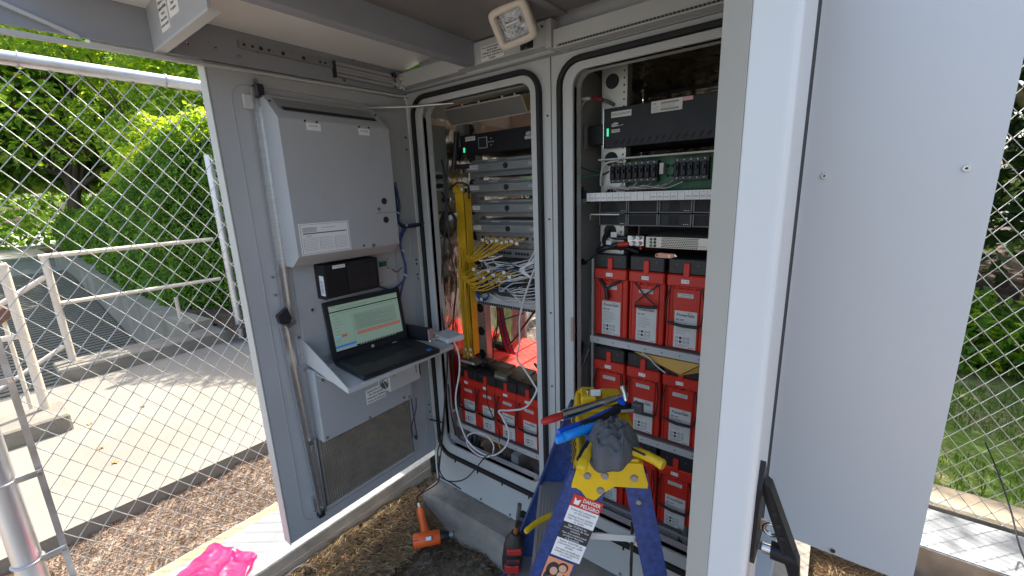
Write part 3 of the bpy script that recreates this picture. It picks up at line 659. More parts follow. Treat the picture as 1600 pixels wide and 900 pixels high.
# coiled blue cable
t = thing('coiled_cable', 'coiled dark blue cable lying on the grey shelf', 'cable', (.22, .17, 1.16))
p = P()
for k in range(4): rr_ = .033+.003*k; p.tube([(.235+rr_*math.cos(a), .165-.003*k, 1.190+rr_*math.sin(a)) for a in np.linspace(0, 2*math.pi, 24)[:-1]], .0026, BLUEC, 6, closed=True)
p.build('coil', t); P().box(.228, .24, .15, .152, 1.15, 1.165, WCAB).build('tie', t)
# red wires
t = thing('wire_bundle', 'bundle of dark red wires hanging behind the rack rail', 'cable bundle', (.2, .4, .8))
for k in range(7):
    P().tube(spline([(.17+.006*k, .33, 1.20), (.175+.007*k, .34, 1.0), (.185+.009*k, .36, .86), (.19+.01*k, .38, .80)], 5), .0032, REDC if k % 3 else BCAB, 6).build('wire', t)
# black loop cables, left bay
t = thing('coiled_cable', 'thick coiled black power cable hung in front of the yellow duct', 'cable', (.12, .08, 1.50))
p = P()
for k in range(4): p.tube([(.118+(.040+.003*k)*math.cos(a), .09-.006*k, 1.515+(.048+.003*k)*math.sin(a)+.01*math.cos(a)) for a in np.linspace(0, 2*math.pi, 26)[:-1]], .0042, BCAB, 6, closed=True)
p.build('coil', t); P().cyl((.148, .06, 1.545), (.155, .10, 1.56), .011, WCAB, n=8).build('tie', t)
t.location = (.12, .08, 1.50)
cable([(0.1246, 0.0600, 1.7999), (0.1481, 0.0500, 1.7302), (0.1436, 0.0500, 1.6056), (0.1207, 0.0500, 1.4617), (0.0933, 0.0450, 1.3112), (0.0843, 0.0300, 1.1582), (0.0996, 0.0200, 1.0359), (0.1255, 0.0100, 0.9307), (0.1168, 0.0000, 0.7837), (0.1028, -0.0200, 0.6179), (0.0801, -0.0300, 0.4746)], .0042, BCAB, 'power_cable', 'black cable hanging straight down past the foil in the left bay')
cable([(0.1645, 0.0600, 1.7971), (0.1492, 0.0500, 1.6614), (0.1473, 0.0500, 1.5203), (0.1537, 0.0500, 1.3749), (0.1757, 0.0500, 1.2570), (0.1547, 0.0400, 1.1027), (0.1412, 0.0300, 0.9436), (0.1341, 0.0300, 0.7764), (0.1391, 0.0400, 0.6014)], .0042, BCAB, 'power_cable', 'black cable bowing to the right in front of the foil')
cable([(0.1207, 0.0500, 1.6622), (0.1732, 0.0500, 1.5773), (0.2012, 0.0500, 1.5353), (0.1622, 0.0500, 1.4631)], .004, BCAB, 'power_cable', 'short black cable from the outlet box into the coil')
cable([(0.1602, 0.0600, 1.6719), (0.2139, 0.0600, 1.6973), (0.2456, 0.0900, 1.6850), (0.2208, 0.1200, 1.6298)], .004, BCAB, 'power_cable', 'short black cable over the top of the yellow duct')
cable([(0.2930, 0.2000, 1.1081), (0.2418, 0.2500, 0.9952), (0.2145, 0.2500, 0.8875), (0.2276, 0.2200, 0.8309)], .0035, BCAB, 'power_cable', 'black wire hanging in the open cabinet back')
cable([(0.5504, 0.1400, 1.1474), (0.4497, 0.2000, 1.0504), (0.3567, 0.2500, 0.9556), (0.2828, 0.2800, 0.8915)], .0055, BCAB, 'power_cable', 'thick black lead running down to the black brick on the batteries')
cable([(0.4444, 0.2000, 1.1049), (0.3612, 0.2200, 1.0716), (0.2806, 0.2400, 1.0310), (0.2186, 0.2500, 0.9572), (0.2241, 0.2500, 0.9067)], .003, BCAB, 'power_cable', 'thin black wire curving across the open cabinet back')
cable([(0.5801, 0.1000, 1.3412), (0.5559, 0.1000, 1.2853), (0.5053, 0.1200, 1.1918), (0.4811, 0.1200, 1.1015), (0.4770, 0.1200, 0.9966), (0.5053, 0.0600, 0.9477), (0.5677, 0.0200, 0.9326), (0.6318, 0.0000, 0.8851), (0.6504, -0.0100, 0.8605), (0.6040, -0.0200, 0.7829), (0.5291, -0.0200, 0.7454), (0.4576, -0.0200, 0.7204), (0.4741, -0.0200, 0.6948), (0.5147, -0.0300, 0.6425), (0.5090, -0.0350, 0.5906), (0.4666, -0.0350, 0.5306), (0.4006, -0.0350, 0.4858), (0.3224, -0.0350, 0.4858), (0.2614, -0.0400, 0.5299), (0.2305, -0.0500, 0.6380), (0.2331, -0.0600, 0.7410), (0.2696, -0.0600, 0.8765), (0.2596, -0.0500, 0.9625), (0.2203, -0.0500, 1.0155), (0.1700, -0.0600, 1.0275), (0.2700, -0.2150, 1.0673)], .0042, WCAB, 'network_cable', 'long white cable looping from the laptop shelf down through the left bay')
cable([(0.4163, -0.0300, 0.5021), (0.4228, -0.0300, 0.5467), (0.3833, -0.0300, 0.5810), (0.3121, -0.0300, 0.5692), (0.2603, -0.0300, 0.5310), (0.2643, -0.0300, 0.4781), (0.3407, -0.0350, 0.4626), (0.4002, -0.0350, 0.4791)], .0036, WCAB, 'network_cable', 'short white loop of cable over the sill of the left bay')
cable([(0.3249, 0.0200, 0.5277), (0.3689, 0.0200, 0.5366), (0.4067, 0.0200, 0.5236), (0.4276, 0.0200, 0.4883)], .0022, YFIB, 'fibre_cable', 'single thin yellow fibre at the foot of the left bay')
cable([(0.3550, 0.0200, 0.8045), (0.3565, 0.0200, 0.7094), (0.3905, 0.0200, 0.6392), (0.4182, 0.0200, 0.5933), (0.4149, 0.0200, 0.5332)], .0025, BCAB, 'power_cable', 'thin black wire lying over the front of the left-bay batteries')
cable([(0.1005, 0.0200, 0.7377), (0.1269, 0.0000, 0.6161), (0.1500, 0.0000, 0.4835)], .0035, BCAB, 'power_cable', 'black wire down the left of the battery shelf')
# ---- bus of dark clutter at the cabinet floor
def crumpled(name, label, cat, c, sx, sy, h, m, seed, n=22, parent=None):
    rg = np.random.default_rng(seed); vs = []; fs = []
    amp = rg.normal(size=(6, 6))
    for j in range(n+1):
        for i in range(n+1):
            u, v = i/n*2-1, j/n*2-1; e = max(0, 1-(u*u+v*v)*.55); z = h*(e**.7)*(1+.35*math.sin(5*u+seed)*math.sin(4*v+2)+.16*float(rg.normal())*(1 if e > 0 else 0))
            k = .88+.12*math.sin(7*math.atan2(v, u)+seed); vs.append((c[0]+sx*u*k+.004*float(rg.normal()), c[1]+sy*v*k+.004*float(rg.normal()), c[2]+max(.0015, z)))
    for j in range(n):
        for i in range(n): a = j*(n+1)+i; fs.append((a, a+1, a+n+2, a+n+1))
    p = P(); p.add(vs, fs, m, False); o = p.build(name, None, c); return tag(o, label, cat)
crumpled('plastic_bag', 'crumpled grey plastic bag on the floor of the left bay', 'bag', (.40, .12, .205), .12, .07, .16, BAGGREY, 11)
crumpled('plastic_bag', 'black crumpled bag under the left of the battery shelf', 'bag', (.14, .12, .205), .09, .07, .17, DGREY, 12)
crumpled('plastic_bag', 'clear grey bag at the right of the left bay floor', 'bag', (.56, .12, .205), .07, .07, .17, BAGGREY, 13)
crumpled('plastic_bag', 'clear crumpled bag on the floor of the right bay', 'bag', (1.22, .12, .205), .12, .07, .15, BAGGREY, 14)
crumpled('plastic_bag', 'dark bag behind the sill of the right bay', 'bag', (.98, .12, .205), .12, .07, .13, DGREY, 15)

# ================================================================ batteries
def battery(mode='hang'):
    # local: front-bottom-left corner at origin, front face towards -y, 0.125 x 0.56 x 0.316
    t = thing('battery', '', 'battery', (0, 0, 0))
    p = P(); W = .125
    p.bevbox(.004, W-.004, .006, .55, 0, .270, RED, .004)
    p.prism([(.014, .006, .0), (W-.014, .006, .0), (W-.014, -.0, .006), (.014, -.0, .006)], (0, 0, .225), RED) if False else None
    p.bevbox(.018, W-.018, .0015, .01, .004, .215, RED, .003); p.bevbox(.0, .010, .003, .03, .002, .235, RED, .003); p.bevbox(W-.010, W, .003, .03, .002, .235, RED, .003)
    p.bevbox(.0, W, -.010, .54, .222, .262, RED, .004)
    for x in (.035, .062, .09): p.prism([(x-.004, -.002, .222), (x+.004, -.002, .222), (x, -.001, .205)], (0, .006, 0), RED)
    p.bevbox(.002, W-.002, .10, .55, .262, .300, RED, .004)
    p.build('case', t)
    p = P(); p.bevbox(.002, W-.002, -.006, .10, .2625, .315, BLK, .004); p.bevbox(.006, W-.006, .10, .17, .3005, .312, BLK, .004)
    for x in (.03, .095): p.cyl((x, -.0068, .295), (x, -.006, .295), .003, DGREY, n=8)
    p.build('cap', t)
    P().bevbox(.052, .072, -.0125, .004, .255, .302, RED, .002).build('clip', t)
    p = P(); p.box(.047, .072, -.0112, -.0102, .234, .247, PAPER); p.text('1 - 3', (.0595, -.0114, .2405), .009, INK, UX, UZ); p.build('number_tag', t)
    p = P(); p.box(.035, .085, .0003, .0013, .184, .198, PAPERG); p.text('POWER BATTERY', (.06, -.0001, .193), .006, INK, UX, UZ, .044); p.box(.04, .08, -.0001, .0002, .1865, .1875, INK)
    p.build('small_label', t)
    p = P(); x0, x1 = .028, .100; p.box(x0, x1, .0003, .0012, .008, .138, PAPERG)
    p.text('PowerSafe', ((x0+x1)/2, -.0001, .124), .013, INK, UX, UZ, .056, True); p.tube([(.068, -.0002, .131), (.076, -.0002, .134), (.082, -.0002, .130)], .0006, INKR, 4)
    p.text('SBS 190F', (x0+.018, -.0001, .107), .008, INK, UX, UZ, .026, True)
    rr = random.Random(3)
    for k in range(7): p.box(x0+.006, x0+.035+rr.uniform(0, .028), -.0001, .0003, .096-k*.0062, .0967-k*.0062, DGREY)
    for j in range(2):
        for i in range(4): p.cyl((x0+.010+i*.0125, -.0001, .043-j*.013), (x0+.010+i*.0125, .0003, .043-j*.013), .0048, INK if i == 1 else DGREY, n=10); p.cyl((x0+.010+i*.0125, -.0003, .043-j*.013), (x0+.010+i*.0125, -.0001, .043-j*.013), .0034, PAPERG if i != 1 else INK, n=8)
    for k in range(3): p.box(x0+.006, x0+.050-k*.006, -.0001, .0003, .020-k*.004, .0207-k*.004, DGREY)
    p.text('EnerSys', (x1-.014, -.0001, .0125), .005, INK, UX, UZ, .018, True)
    p.build('label', t)
    p = P()
    if mode == 'hang':
        p.tube(spline([(.014, -.004, .225), (.004, -.012, .17), (.006, -.016, .105), (.012, -.018, .098)], 5), .0026, BCAB, 6); p.tube(spline([(W-.014, -.004, .225), (W-.004, -.012, .17), (W-.008, -.016, .105), (W-.012, -.018, .098)], 5), .0026, BCAB, 6); p.tube([(.012, -.018, .098), (.06, -.021, .093), (W-.012, -.018, .094)], .0055, BCAB, 8)
    elif mode == 'cross':
        p.tube(spline([(.016, -.004, .225), (.06, -.012, .18), (.09, -.014, .155), (.105, -.016, .14)], 5), .0026, BCAB, 6); p.tube(spline([(W-.014, -.004, .225), (.06, -.013, .18), (.035, -.014, .155), (.028, -.016, .138)], 5), .0026, BCAB, 6); p.tube([(.028, -.016, .138), (.066, -.019, .139), (.105, -.016, .142)], .0055, BCAB, 8)
    else:
        p.tube(spline([(.016, -.004, .225), (.045, -.012, .19), (.055, -.016, .165), (.06, -.014, .148)], 5), .006, BCAB, 6); p.tube(spline([(W-.02, -.004, .225), (.06, -.012, .195), (.05, -.014, .175), (.05, -.014, .15)], 5), .005, BCAB, 6)
    p.build('handle', t)
    return t
proto = {k: battery(k) for k in ('hang', 'cross', 'knot')}; usedp = set()
def bat(mode, x, y, z, label, group):
    t = copy_tree(proto[mode]) if mode in usedp else proto[mode]; usedp.add(mode)
    t.location = (x, y, z); t['label'] = label; t['group'] = group
row = {0: ('top', 1.105), 1: ('middle', .747), 2: ('bottom', .392)}
ordn = ('first', 'second', 'third', 'fourth')
extra = {(0, 0): 'red battery with its black strap bunched in a knot, left end of the top shelf', (0, 1): 'red battery with its black strap crossed over its front, second on the top shelf',
         (0, 2): 'red battery with a hanging handle, right-hand one visible on the top shelf', (0, 3): 'red battery on the top shelf tucked behind the right door',
         (1, 0): 'red battery at the left end of the middle shelf, behind the ladder tools', (1, 1): 'red battery in the middle of the middle shelf, half under the yellow envelope', (1, 2): 'red battery under the pointed flap of the yellow envelope on the middle shelf',
         (1, 3): 'red battery on the middle shelf tucked behind the right door', (2, 0): 'red battery at the left end of the bottom shelf, behind the ladder cap', (2, 1): 'red battery on the bottom shelf seen between the ladder rails', (2, 2): 'red battery on the bottom shelf just right of the ladder', (2, 3): 'red battery on the bottom shelf tucked behind the right door'}
for rr_ in range(3):
    for k in range(4):
        bat('knot' if (rr_, k) == (0, 0) else 'cross' if (rr_, k) == (0, 1) else 'hang', .848+.1325*k, .112, row[rr_][1], extra[(rr_, k)], 'red batteries on the shelves of the right bay')
for k in range(4):
    bat('hang', .085+.1255*k, .112, .485, ('leftmost red battery on the shelf of the left bay', 'second red battery from the left in the left bay', 'third red battery from the left in the left bay, beside the loop of white cable', 'rightmost red battery in the left bay, behind the white cable')[k], 'red batteries on the shelf of the left bay')
# things on the left battery tops
t = thing('power_adapter', 'long black power brick lying across the left-bay batteries', 'power adapter', (.3, .2, .80)); P().bevbox(.10, .22, .16, .20, .802, .83, BLK, .004).build('case', t); P().tube(spline([(.22, .18, .812), (.30, .15, .815), (.42, .10, .82), (.56, .08, .82)], 6), .010, BCAB, 8).build('lead', t)
t = thing('barcode_box', 'small dark box with a white barcode sticker lying on the batteries', 'box', (.17, .12, .802)); P().bevbox(.12, .22, .10, .15, .831, .847, DGREY, .002).build('case', t); p = P(); p.box(.125, .21, .099, .0998, .834, .844, PAPER); [p.box(.13+k*.005, .1325+k*.005, .0985, .099, .8345, .8435, INK) for k in range(14)]; p.build('sticker', t)
t = thing('battery_pack', 'small olive-grey tool battery lying on the third red battery', 'battery pack', (.36, .12, .80)); P().bevbox(.345, .42, .085, .14, .803, .838, mat('olive', (.10, .10, .06), .5), .005).build('case', t); p = P(); p.text('18V LITHIUM', (.382, .0842, .82), .010, PAPER, UX, UZ, .06); p.build('lettering', t)
t = thing('black_lead', 'knotted short black cord on the red battery tops by the right jamb', 'cable', (.52, .3, .80)); P().tube(spline([(.50, .22, .81), (.53, .20, .84), (.50, .20, .87), (.52, .22, .84), (.57, .22, .815), (.60, .18, .81)], 5), .006, BCAB, 6).build('cord', t)
t = thing('power_adapter', 'black power brick at the back of the left-bay batteries', 'power adapter', (.12, .5, .787)); P().bevbox(.04, .16, .42, .47, .787, .815, BLK, .005).build('case', t)

# ================================================================ right bay electronics
t = thing('power_unit', 'large black power unit with slanted vents and green lamp, top of the right bay', 'power unit', (1.1, .25, 1.783))
P().box(.880, 1.37, .105, .40, 1.785, 1.912, BLKM).build('case', t, bevel=.002)
p = P()
for k in range(19):
    x = .915+k*.0225; p.prism([(x, .1035, 1.792), (x+.006, .1035, 1.792), (x+.016, .1035, 1.808), (x+.010, .1035, 1.808)], (0, .001, 0), DARK)
p.build('vents', t)
p = P(); p.box(.878, .8805, .10, .115, 1.785, 1.912, STEEL); p.build('edge', t)
p = P(); p.box(.890, .8965, .1025, .1045, 1.823, 1.848, GREENL); p.build('status_lamp', t)
p = P(); p.box(.905, .975, .1035, .1045, 1.880, 1.899, PAPERG); p.text('PANEL/18 (NON-CRIT)', (.94, .103, 1.8895), .010, INK, UX, UZ, .064); p.build('label', t); p = P(); p.box(.907, .937, .1035, .1045, 1.833, 1.843, PAPERG); p.text('CXDM-E3', (.922, .103, 1.838), .008, INK, UX, UZ, .027); p.build('label', t); p = P()
p.box(1.04, 1.135, .1035, .1045, 1.877, 1.911, PAPERG); p.box(1.136, 1.165, .1035, .1045, 1.900, 1.911, mat('pale_pink', (.62, .35, .38), .5)); p.text('D8', (1.05, .103, 1.903), .007, INK, UX, UZ)
for z in (1.903, 1.884): 
    for k in range(22): p.box(1.07+k*.0025, 1.0712+k*.0025, .1031, .1035, z-.003, z+.003, INK)
for k in range(4): p.box(1.044, 1.062, .1031, .1035, 1.882+k*.004, 1.8825+k*.004, DGREY); p.box(1.07, 1.115, .1031, .1035, 1.889+k*.0028, 1.8894+k*.0028, DGREY)
p.build('label', t)
p = P(); swirl(p, .918, .104, 1.858, .95); p.build('emblem', t)
t = thing('junction_module', 'small black box standing left of the large black power unit', 'module', (.83, .13, 1.80)); P().bevbox(.812, .872, .12, .18, 1.80, 1.866, BLK, .003).build('case', t); P().box(.802, .806, .11, .19, 1.792, 1.872, ZINC).build('bracket', t)
t = thing('battery_cable', 'grey lead with a dark red crimp near the top of the right rack rail', 'cable', (.84, .1, 1.94)); P().tube(spline([(0.7964, 0.0500, 1.8851), (0.7973, 0.0800, 1.9089), (0.8088, 0.1000, 1.9469), (0.8379, 0.1000, 1.9507)], 6), .0035, LGREY, 6).build('lead', t); P().tube(spline([(0.8379, 0.1000, 1.9507), (0.8781, 0.1100, 1.9400), (0.9039, 0.1300, 1.9248)], 6), .006, DGREY, 8).build('sleeve', t); P().cyl((0.8380, 0.0950, 1.9541), (0.8759, 0.0950, 1.9403), .006, mat('crimp_red', (.22, .02, .02), .4), n=10).build('crimp', t); P().cyl((0.7944, 0.0900, 1.9538), (0.8334, 0.0900, 1.9500), .005, WCAB, n=8).build('tip', t)
# breaker panel
t = thing('breaker_panel', 'green circuit board carrying two rows of black breakers and pigtail wires', 'breaker panel', (1.1, .15, 1.636))
P().box(.86, 1.37, .155, .16, 1.640, 1.745, PCB).build('board', t); P().box(.86, 1.37, .10, .30, 1.7455, 1.750, LGREY).build('top_plate', t)
for x0, n in ((.895, 8), (1.112, 5)):
    p = P(); p.box(x0, x0+n*.0205, .125, .154, 1.668, 1.735, BLK)
    for k in range(n):
        x = x0+.002+k*.0205; p.bevbox(x, x+.016, .115, .126, 1.680, 1.722, BLKM, .002); p.bevbox(x+.005, x+.011, .105, .116, 1.700, 1.712, BLK, .001); p.cyl((x+.008, .1235, 1.675), (x+.008, .1248, 1.675), .0025, LGREY, n=6); p.cyl((x+.008, .1235, 1.73), (x+.008, .1248, 1.73), .0025, LGREY, n=6)
    p.build('breaker_block', t)
P().box(1.065, 1.078, .128, .15, 1.69, 1.725, LGREY).build('relay', t)
p = P()
for k in range(4): p.cyl((1.085+.016*(k % 2), .15, 1.685+.03*(k//2)), (1.085+.016*(k % 2), .154, 1.685+.03*(k//2)), .005, DARK, n=8)
p.build('terminals', t)
rw = random.Random(2)
for k in range(9): P().tube(spline([(.885+.013*k, .12, 1.640), (.895+.015*k, .11, 1.648+rw.uniform(0, .008)), (.93+.02*k, .11, 1.645), (.94+.025*k, .13, 1.652+rw.uniform(0, .02))], 4), .0018, (LGREY, mat('pink_wire', (.5, .25, .25), .5), WCAB)[k % 3], 5).build('wire', t)
P().tube(spline([(.862, .12, 1.66), (.868, .11, 1.70), (.885, .11, 1.735), (.93, .12, 1.743)], 5), .004, LGREY, 6).build('wire', t)
t = thing('label_strip', 'long white designation strip below the breaker board', 'label strip', (1.1, .06, 1.609))
P().box(.838, 1.37, .062, .155, 1.6085, 1.6115, LGREY).build('shelf', t); p = P(); p.box(.838, 1.37, .0585, .0615, 1.609, 1.637, PAPER); p.build('strip', t)
p = P()
for k in range(24): p.box(.85+k*.0212, .8505+k*.0212, .0578, .0584, 1.611, 1.635, INK)
for k in range(24):
    p.text(str(k+1), (.8606+k*.0212, .0578, 1.632), .004, INK, UX, UZ)
    if k not in (7, 8, 9, 14): 
        p.box(.853+k*.0212, .868+k*.0212, .0578, .0584, 1.620, 1.6208, INK); p.box(.853+k*.0212, .866+k*.0212, .0578, .0584, 1.617, 1.6176, INK)
p.build('print', t)
t = thing('terminal_block', 'stack of black connectors with green lights on the partition wall', 'terminal block', (.78, .06, 1.57)); 
for k in range(10): P().bevbox(.776, .80, .045+.004*(k % 3), .085, 1.745-k*.019, 1.757-k*.019, (BLK, LGREY, BLK, DGREY)[k % 4], .001).build('connector', t)
P().box(.7755, .778, .04, .13, 1.56, 1.77, PCB).build('board', t)
cable([(.80, .07, 1.73), (.83, .09, 1.715), (.87, .12, 1.70), (.90, .14, 1.72)], .003, BCAB, 'signal_cable', 'thin black cable from the wall connectors to the rack')
cable([(.79, .06, 1.70), (.82, .08, 1.695), (.86, .11, 1.70)], .003, PCB, 'signal_cable', 'thin green cable from the wall connectors')
t = thing('cable_guide', 'two small black prongs at the left end of the designation strip', 'bracket', (.83, .07, 1.60)); [P().bevbox(.812+.012*k, .819+.012*k, .06, .075, 1.61, 1.66-.012*k, BLK, .001).build('prong', t) for k in range(2)]; P().box(.80, .837, .055, .09, 1.602, 1.618, DGREY).build('foot', t)
# rectifiers
for j, z in enumerate((1.566, 1.522)):
    for k in range(4):
        x = .862+k*.1065
        lab = '%s black rectifier module in the %s row under the designation strip' % (ordn[k], ('upper', 'lower')[j])
        t = thing('rectifier_module', lab, 'rectifier', (x+.05, .2, z), 'black rectifier modules')
        P().box(x, x+.1035, .115, .35, z, z+.040, BLKM).build('case', t)
        p = P(); fr = mat('module_frame', (.13, .13, .135), .4)
        p.box(x, x+.1035, .1095, .1145, z, z+.003, fr); p.box(x, x+.004, .1095, .1145, z+.0035, z+.040, fr); p.box(x+.0995, x+.1035, .1095, .1145, z+.0035, z+.040, fr); p.build('bezel', t)
        p = P()
        if k % 2 == 0:
            for a in range(5):
                for b in range(4): p.box(x+.030+a*.007, x+.035+a*.007, .1135, .1148, z+.007+b*.0075, z+.0125+b*.0075, DARK)
            for a in range(3): p.box(x+.078+a*.006, x+.081+a*.006, .1135, .1148, z+.006, z+.008, PAPER)
        else:
            for a in range(14): p.box(x+.008+a*.0065, x+.011+a*.0065, .1135, .1148, z+.006, z+.034, DARK)
        p.build('grille', t)
t = thing('handle_bar', 'pale metal lip slid out over the lower left rectifier', 'metal lip', (.89, .08, 1.55)); P().bevbox(.845, .955, .07, .13, 1.5605, 1.5655, ZINC, .001).build('lip', t); P().box(.845, .847, .07, .13, 1.545, 1.56, ZINC).build('flange', t)
# controller / power supply row
t = thing('control_unit', 'pale metal control unit with a round-hole grille under the rectifiers', 'control unit', (1.2, .2, 1.449))
P().box(1.034, 1.37, .112, .35, 1.450, 1.487, ZINC).build('case', t, bevel=.001)
p = P()
for a in range(20):
    for b in range(6):
        x = 1.088+a*.0058+(b % 2)*.0029; z = 1.4545+b*.0056; p.cyl((x, .1108, z), (x, .112, z), .0021, DARK, n=6)
p.build('hole_grille', t)
p = P(); 
for a in range(2):
    for b in range(3): p.cyl((1.052+a*.013, .1105, 1.457+b*.011), (1.052+a*.013, .112, 1.457+b*.011), .005, PCB if a == 0 else BLK, n=10)
p.box(1.205, 1.225, .1105, .112, 1.457, 1.462, LGREY); p.build('jacks', t)
t = thing('terminal_block', 'metal block with four round white studs left of the control unit', 'terminal block', (1.0, .12, 1.45)); P().box(.965, 1.024, .12, .16, 1.452, 1.488, STEEL).build('block', t, bevel=.002)
for a in range(2):
    for b in range(2): P().cyl((.985+.023*a, .105, 1.461+.019*b), (.985+.023*a, .12, 1.461+.019*b), .0072, PAPER, n=14).build('stud', t)
t = thing('battery_cable', 'thick black leads with a red boot feeding the stud block', 'cable', (.9, .1, 1.45)); P().tube(spline([(.885, .14, 1.50), (.878, .12, 1.47), (.895, .11, 1.448), (.935, .11, 1.455)], 6), .009, BCAB, 8).build('lead', t); P().tube(spline([(.895, .14, 1.51), (.90, .12, 1.485), (.93, .12, 1.478), (.965, .13, 1.478)], 6), .008, BCAB, 8).build('lead', t); P().cyl((.932, .112, 1.455), (.968, .122, 1.458), .009, INKR, n=10).build('boot', t)
P().box(.912, .934, .099, .1, 1.482, 1.50, PAPERG).build('tag', t); P().box(.895, .915, .098, .099, 1.455, 1.47, PAPERG).build('tag', t)
t = thing('utility_knife', 'closed peach-coloured folding knife lying on the top red batteries', 'knife', (1.1, .14, 1.42)); p = P(); p.prism([(1.072, .10, 1.421), (1.088, .10, 1.4195), (1.122, .10, 1.4195), (1.134, .10, 1.424), (1.130, .10, 1.434), (1.085, .10, 1.435), (1.073, .10, 1.431)], (0, .012, 0), PEACH); p.build('handle', t, bevel=.002); p = P(); p.cyl((1.078, .0985, 1.427), (1.078, .1, 1.427), .003, DARK, n=8); p.cyl((1.118, .0985, 1.427), (1.118, .1, 1.427), .003, STEEL, n=8); p.prism([(1.130, .104, 1.423), (1.142, .104, 1.426), (1.134, .104, 1.434)], (0, .004, 0), STEEL); p.build('blade', t)
# black cable pad above first battery
cable([(.86, .11, 1.43), (.90, .10, 1.445), (.95, .14, 1.44), (.99, .16, 1.425)], .011, BCAB, 'battery_cable', 'thick black lead lying over the first battery of the top shelf')
# manila envelope
t = thing('envelope', 'yellow manila envelope with its pointed flap over the middle-row batteries', 'envelope', (1.2, .15, 1.062))
p = P(); a = (1.0099, 0.1000, 1.0670); b = (1.1759, 0.0850, 1.0240); c = (1.2372, 0.0900, 1.0712)
p.add([a, b, c, (1.30, .12, 1.063), (1.30, .40, 1.068), (.99, .30, 1.068)], [(0, 1, 2, 3, 4, 5)], MANILA); p.add([Vector(q)+Vector((0, .001, .003)) for q in (a, b, c, (1.30, .12, 1.063), (1.30, .40, 1.068), (.99, .30, 1.068))], [(5, 4, 3, 2, 1, 0)], MANILA); p.build('paper', t)
cable([(1.0418, 0.0900, 1.0770), (1.0716, 0.0850, 1.0635), (1.0950, 0.0850, 1.0424), (1.1290, 0.0850, 1.0218)], .003, LGREY, 'signal_cable', 'thin grey cord lying along the yellow envelope')
# wall sticker and coil in the right bay
p = P(); p.box(.7752, .7762, .085, .13, 1.49, 1.545, PAPERG); p.box(.7762, .7765, .09, .12, 1.53, 1.533, INK); p.box(.7762, .7765, .09, .12, 1.515, 1.518, INK); p.build('wall_label', CAB)
p = P(); p.box(.7752, .7762, .20, .34, 1.02, 1.13, PAPERG); 
for k in range(6): p.box(.7763, .7766, .22, .32, 1.04+k*.013, 1.042+k*.013, DGREY)
p.build('wall_label', CAB)
t = thing('bullet_connector', 'short round black connector on the partition beside the top batteries', 'connector', (.79, .08, 1.385)); P().cyl((.776, .11, 1.385), (.80, .10, 1.385), .013, BLK, n=12).build('barrel', t); P().cyl((.80, .10, 1.385), (.815, .095, 1.385), .009, BLK, n=12).build('nose', t)
cable([(.80, .10, 1.385), (.815, .11, 1.39), (.84, .12, 1.41), (.86, .13, 1.46)], .003, BCAB, 'signal_cable', 'short black cord from the round connector to the rack')
for k in range(3): cable([(.79, .10+.02*k, 1.08-.02*k), (.81, .06, 1.0-.02*k), (.79, .05, .93), (.81, .08, .98), (.83, .10, 1.05)], .004, (DGREY, BCAB, GREY)[k], 'signal_cable', 'dark cable bunched beside the middle shelf', group='dark cables beside the middle shelf')
cable([(.80, .06, .98), (.81, .05, .90), (.80, .06, .80), (.82, .07, .70)], .007, BCAB, 'battery_cable', 'thick black lead hanging beside the middle-row batteries')
P().box(.8125, .8225, -.014, -.0122, 1.11, 1.20, mat('tape_tan', (.38, .25, .17), .5)).build('tape', CAB)
P().box(.03, .04, .06, .10, .9, .96, GREY).build('tape', CAB) if False else None
# stickers on the foil wall
p = P(); p.box(.0098, .0104, .08, .13, 1.49, 1.525, PAPERG); p.box(.0098, .0104, .08, .14, 1.45, 1.478, PAPERG); p.box(.0104, .0107, .09, .13, 1.463, 1.466, INK); p.box(.0104, .0107, .095, .11, 1.50, 1.517, INK); p.build('wall_label', CAB)

# ================================================================ floodlight
t = thing('floodlight', 'square cream floodlight with ribbed back hanging under the hood', 'floodlight', (.70, -.18, 2.15))
cpt = Vector((0.7215, -0.1900, 2.1283)); nx = Vector((.98, .10, .12)).normalized(); nn = Vector((.28, -.80, -.52)); nn = (nn-nx*nn.dot(nx)).normalized(); nz = nx.cross(nn)*-1
if nz.z < 0: nz = -nz
LM = Matrix((nx, nn*-1, nz)).transposed().to_4x4(); LM = Matrix.Translation(cpt) @ LM
p = P(LM)
def frust(p, w0, h0, y0, w1, h1, y1, m):
    vs = [(sx*w0, y0, sz*h0) for sx, sz in ((-1, -1), (1, -1), (1, 1), (-1, 1))]+[(sx*w1, y1, sz*h1) for sx, sz in ((-1, -1), (1, -1), (1, 1), (-1, 1))]
    p.add(vs, [(0, 1, 2, 3), (4, 7, 6, 5), (0, 4, 5, 1), (1, 5, 6, 2), (2, 6, 7, 3), (3, 7, 4, 0)], m)
frust(p, .060, .050, .02, .045, .035, .045, CREAM)
for k in range(6): p.box(-.04+k*.0155, -.034+k*.0155, .045, .062, -.03, .03, CREAM)
p.build('housing', t, bevel=.003)
p = P(LM); NB = 64
def sup(a, b, e, y): return [(a*math.copysign(abs(math.cos(q))**(2/e), math.cos(q)), y, b*math.copysign(abs(math.sin(q))**(2/e), math.sin(q))) for q in [2*math.pi*(k+.5)/NB for k in range(NB)]]
LL = [sup(.0445, .0365, 16, .016), sup(.0445, .0365, 14, -.001), sup(.049, .041, 9, -.005), sup(.062, .053, 6, -.004), sup(.066, .057, 6, .002), sup(.066, .057, 6, .0195), sup(.058, .048, 6, .021)]
p.add([v for l_ in LL for v in l_], [(j*NB+i, j*NB+(i+1) % NB, (j+1)*NB+(i+1) % NB, (j+1)*NB+i) for j in range(6) for i in range(NB)], CREAM, True); p.build('bezel', t)
P(LM).box(-.0438, .0438, .013, .018, -.0358, .0358, GLASS).build('reflector', t)
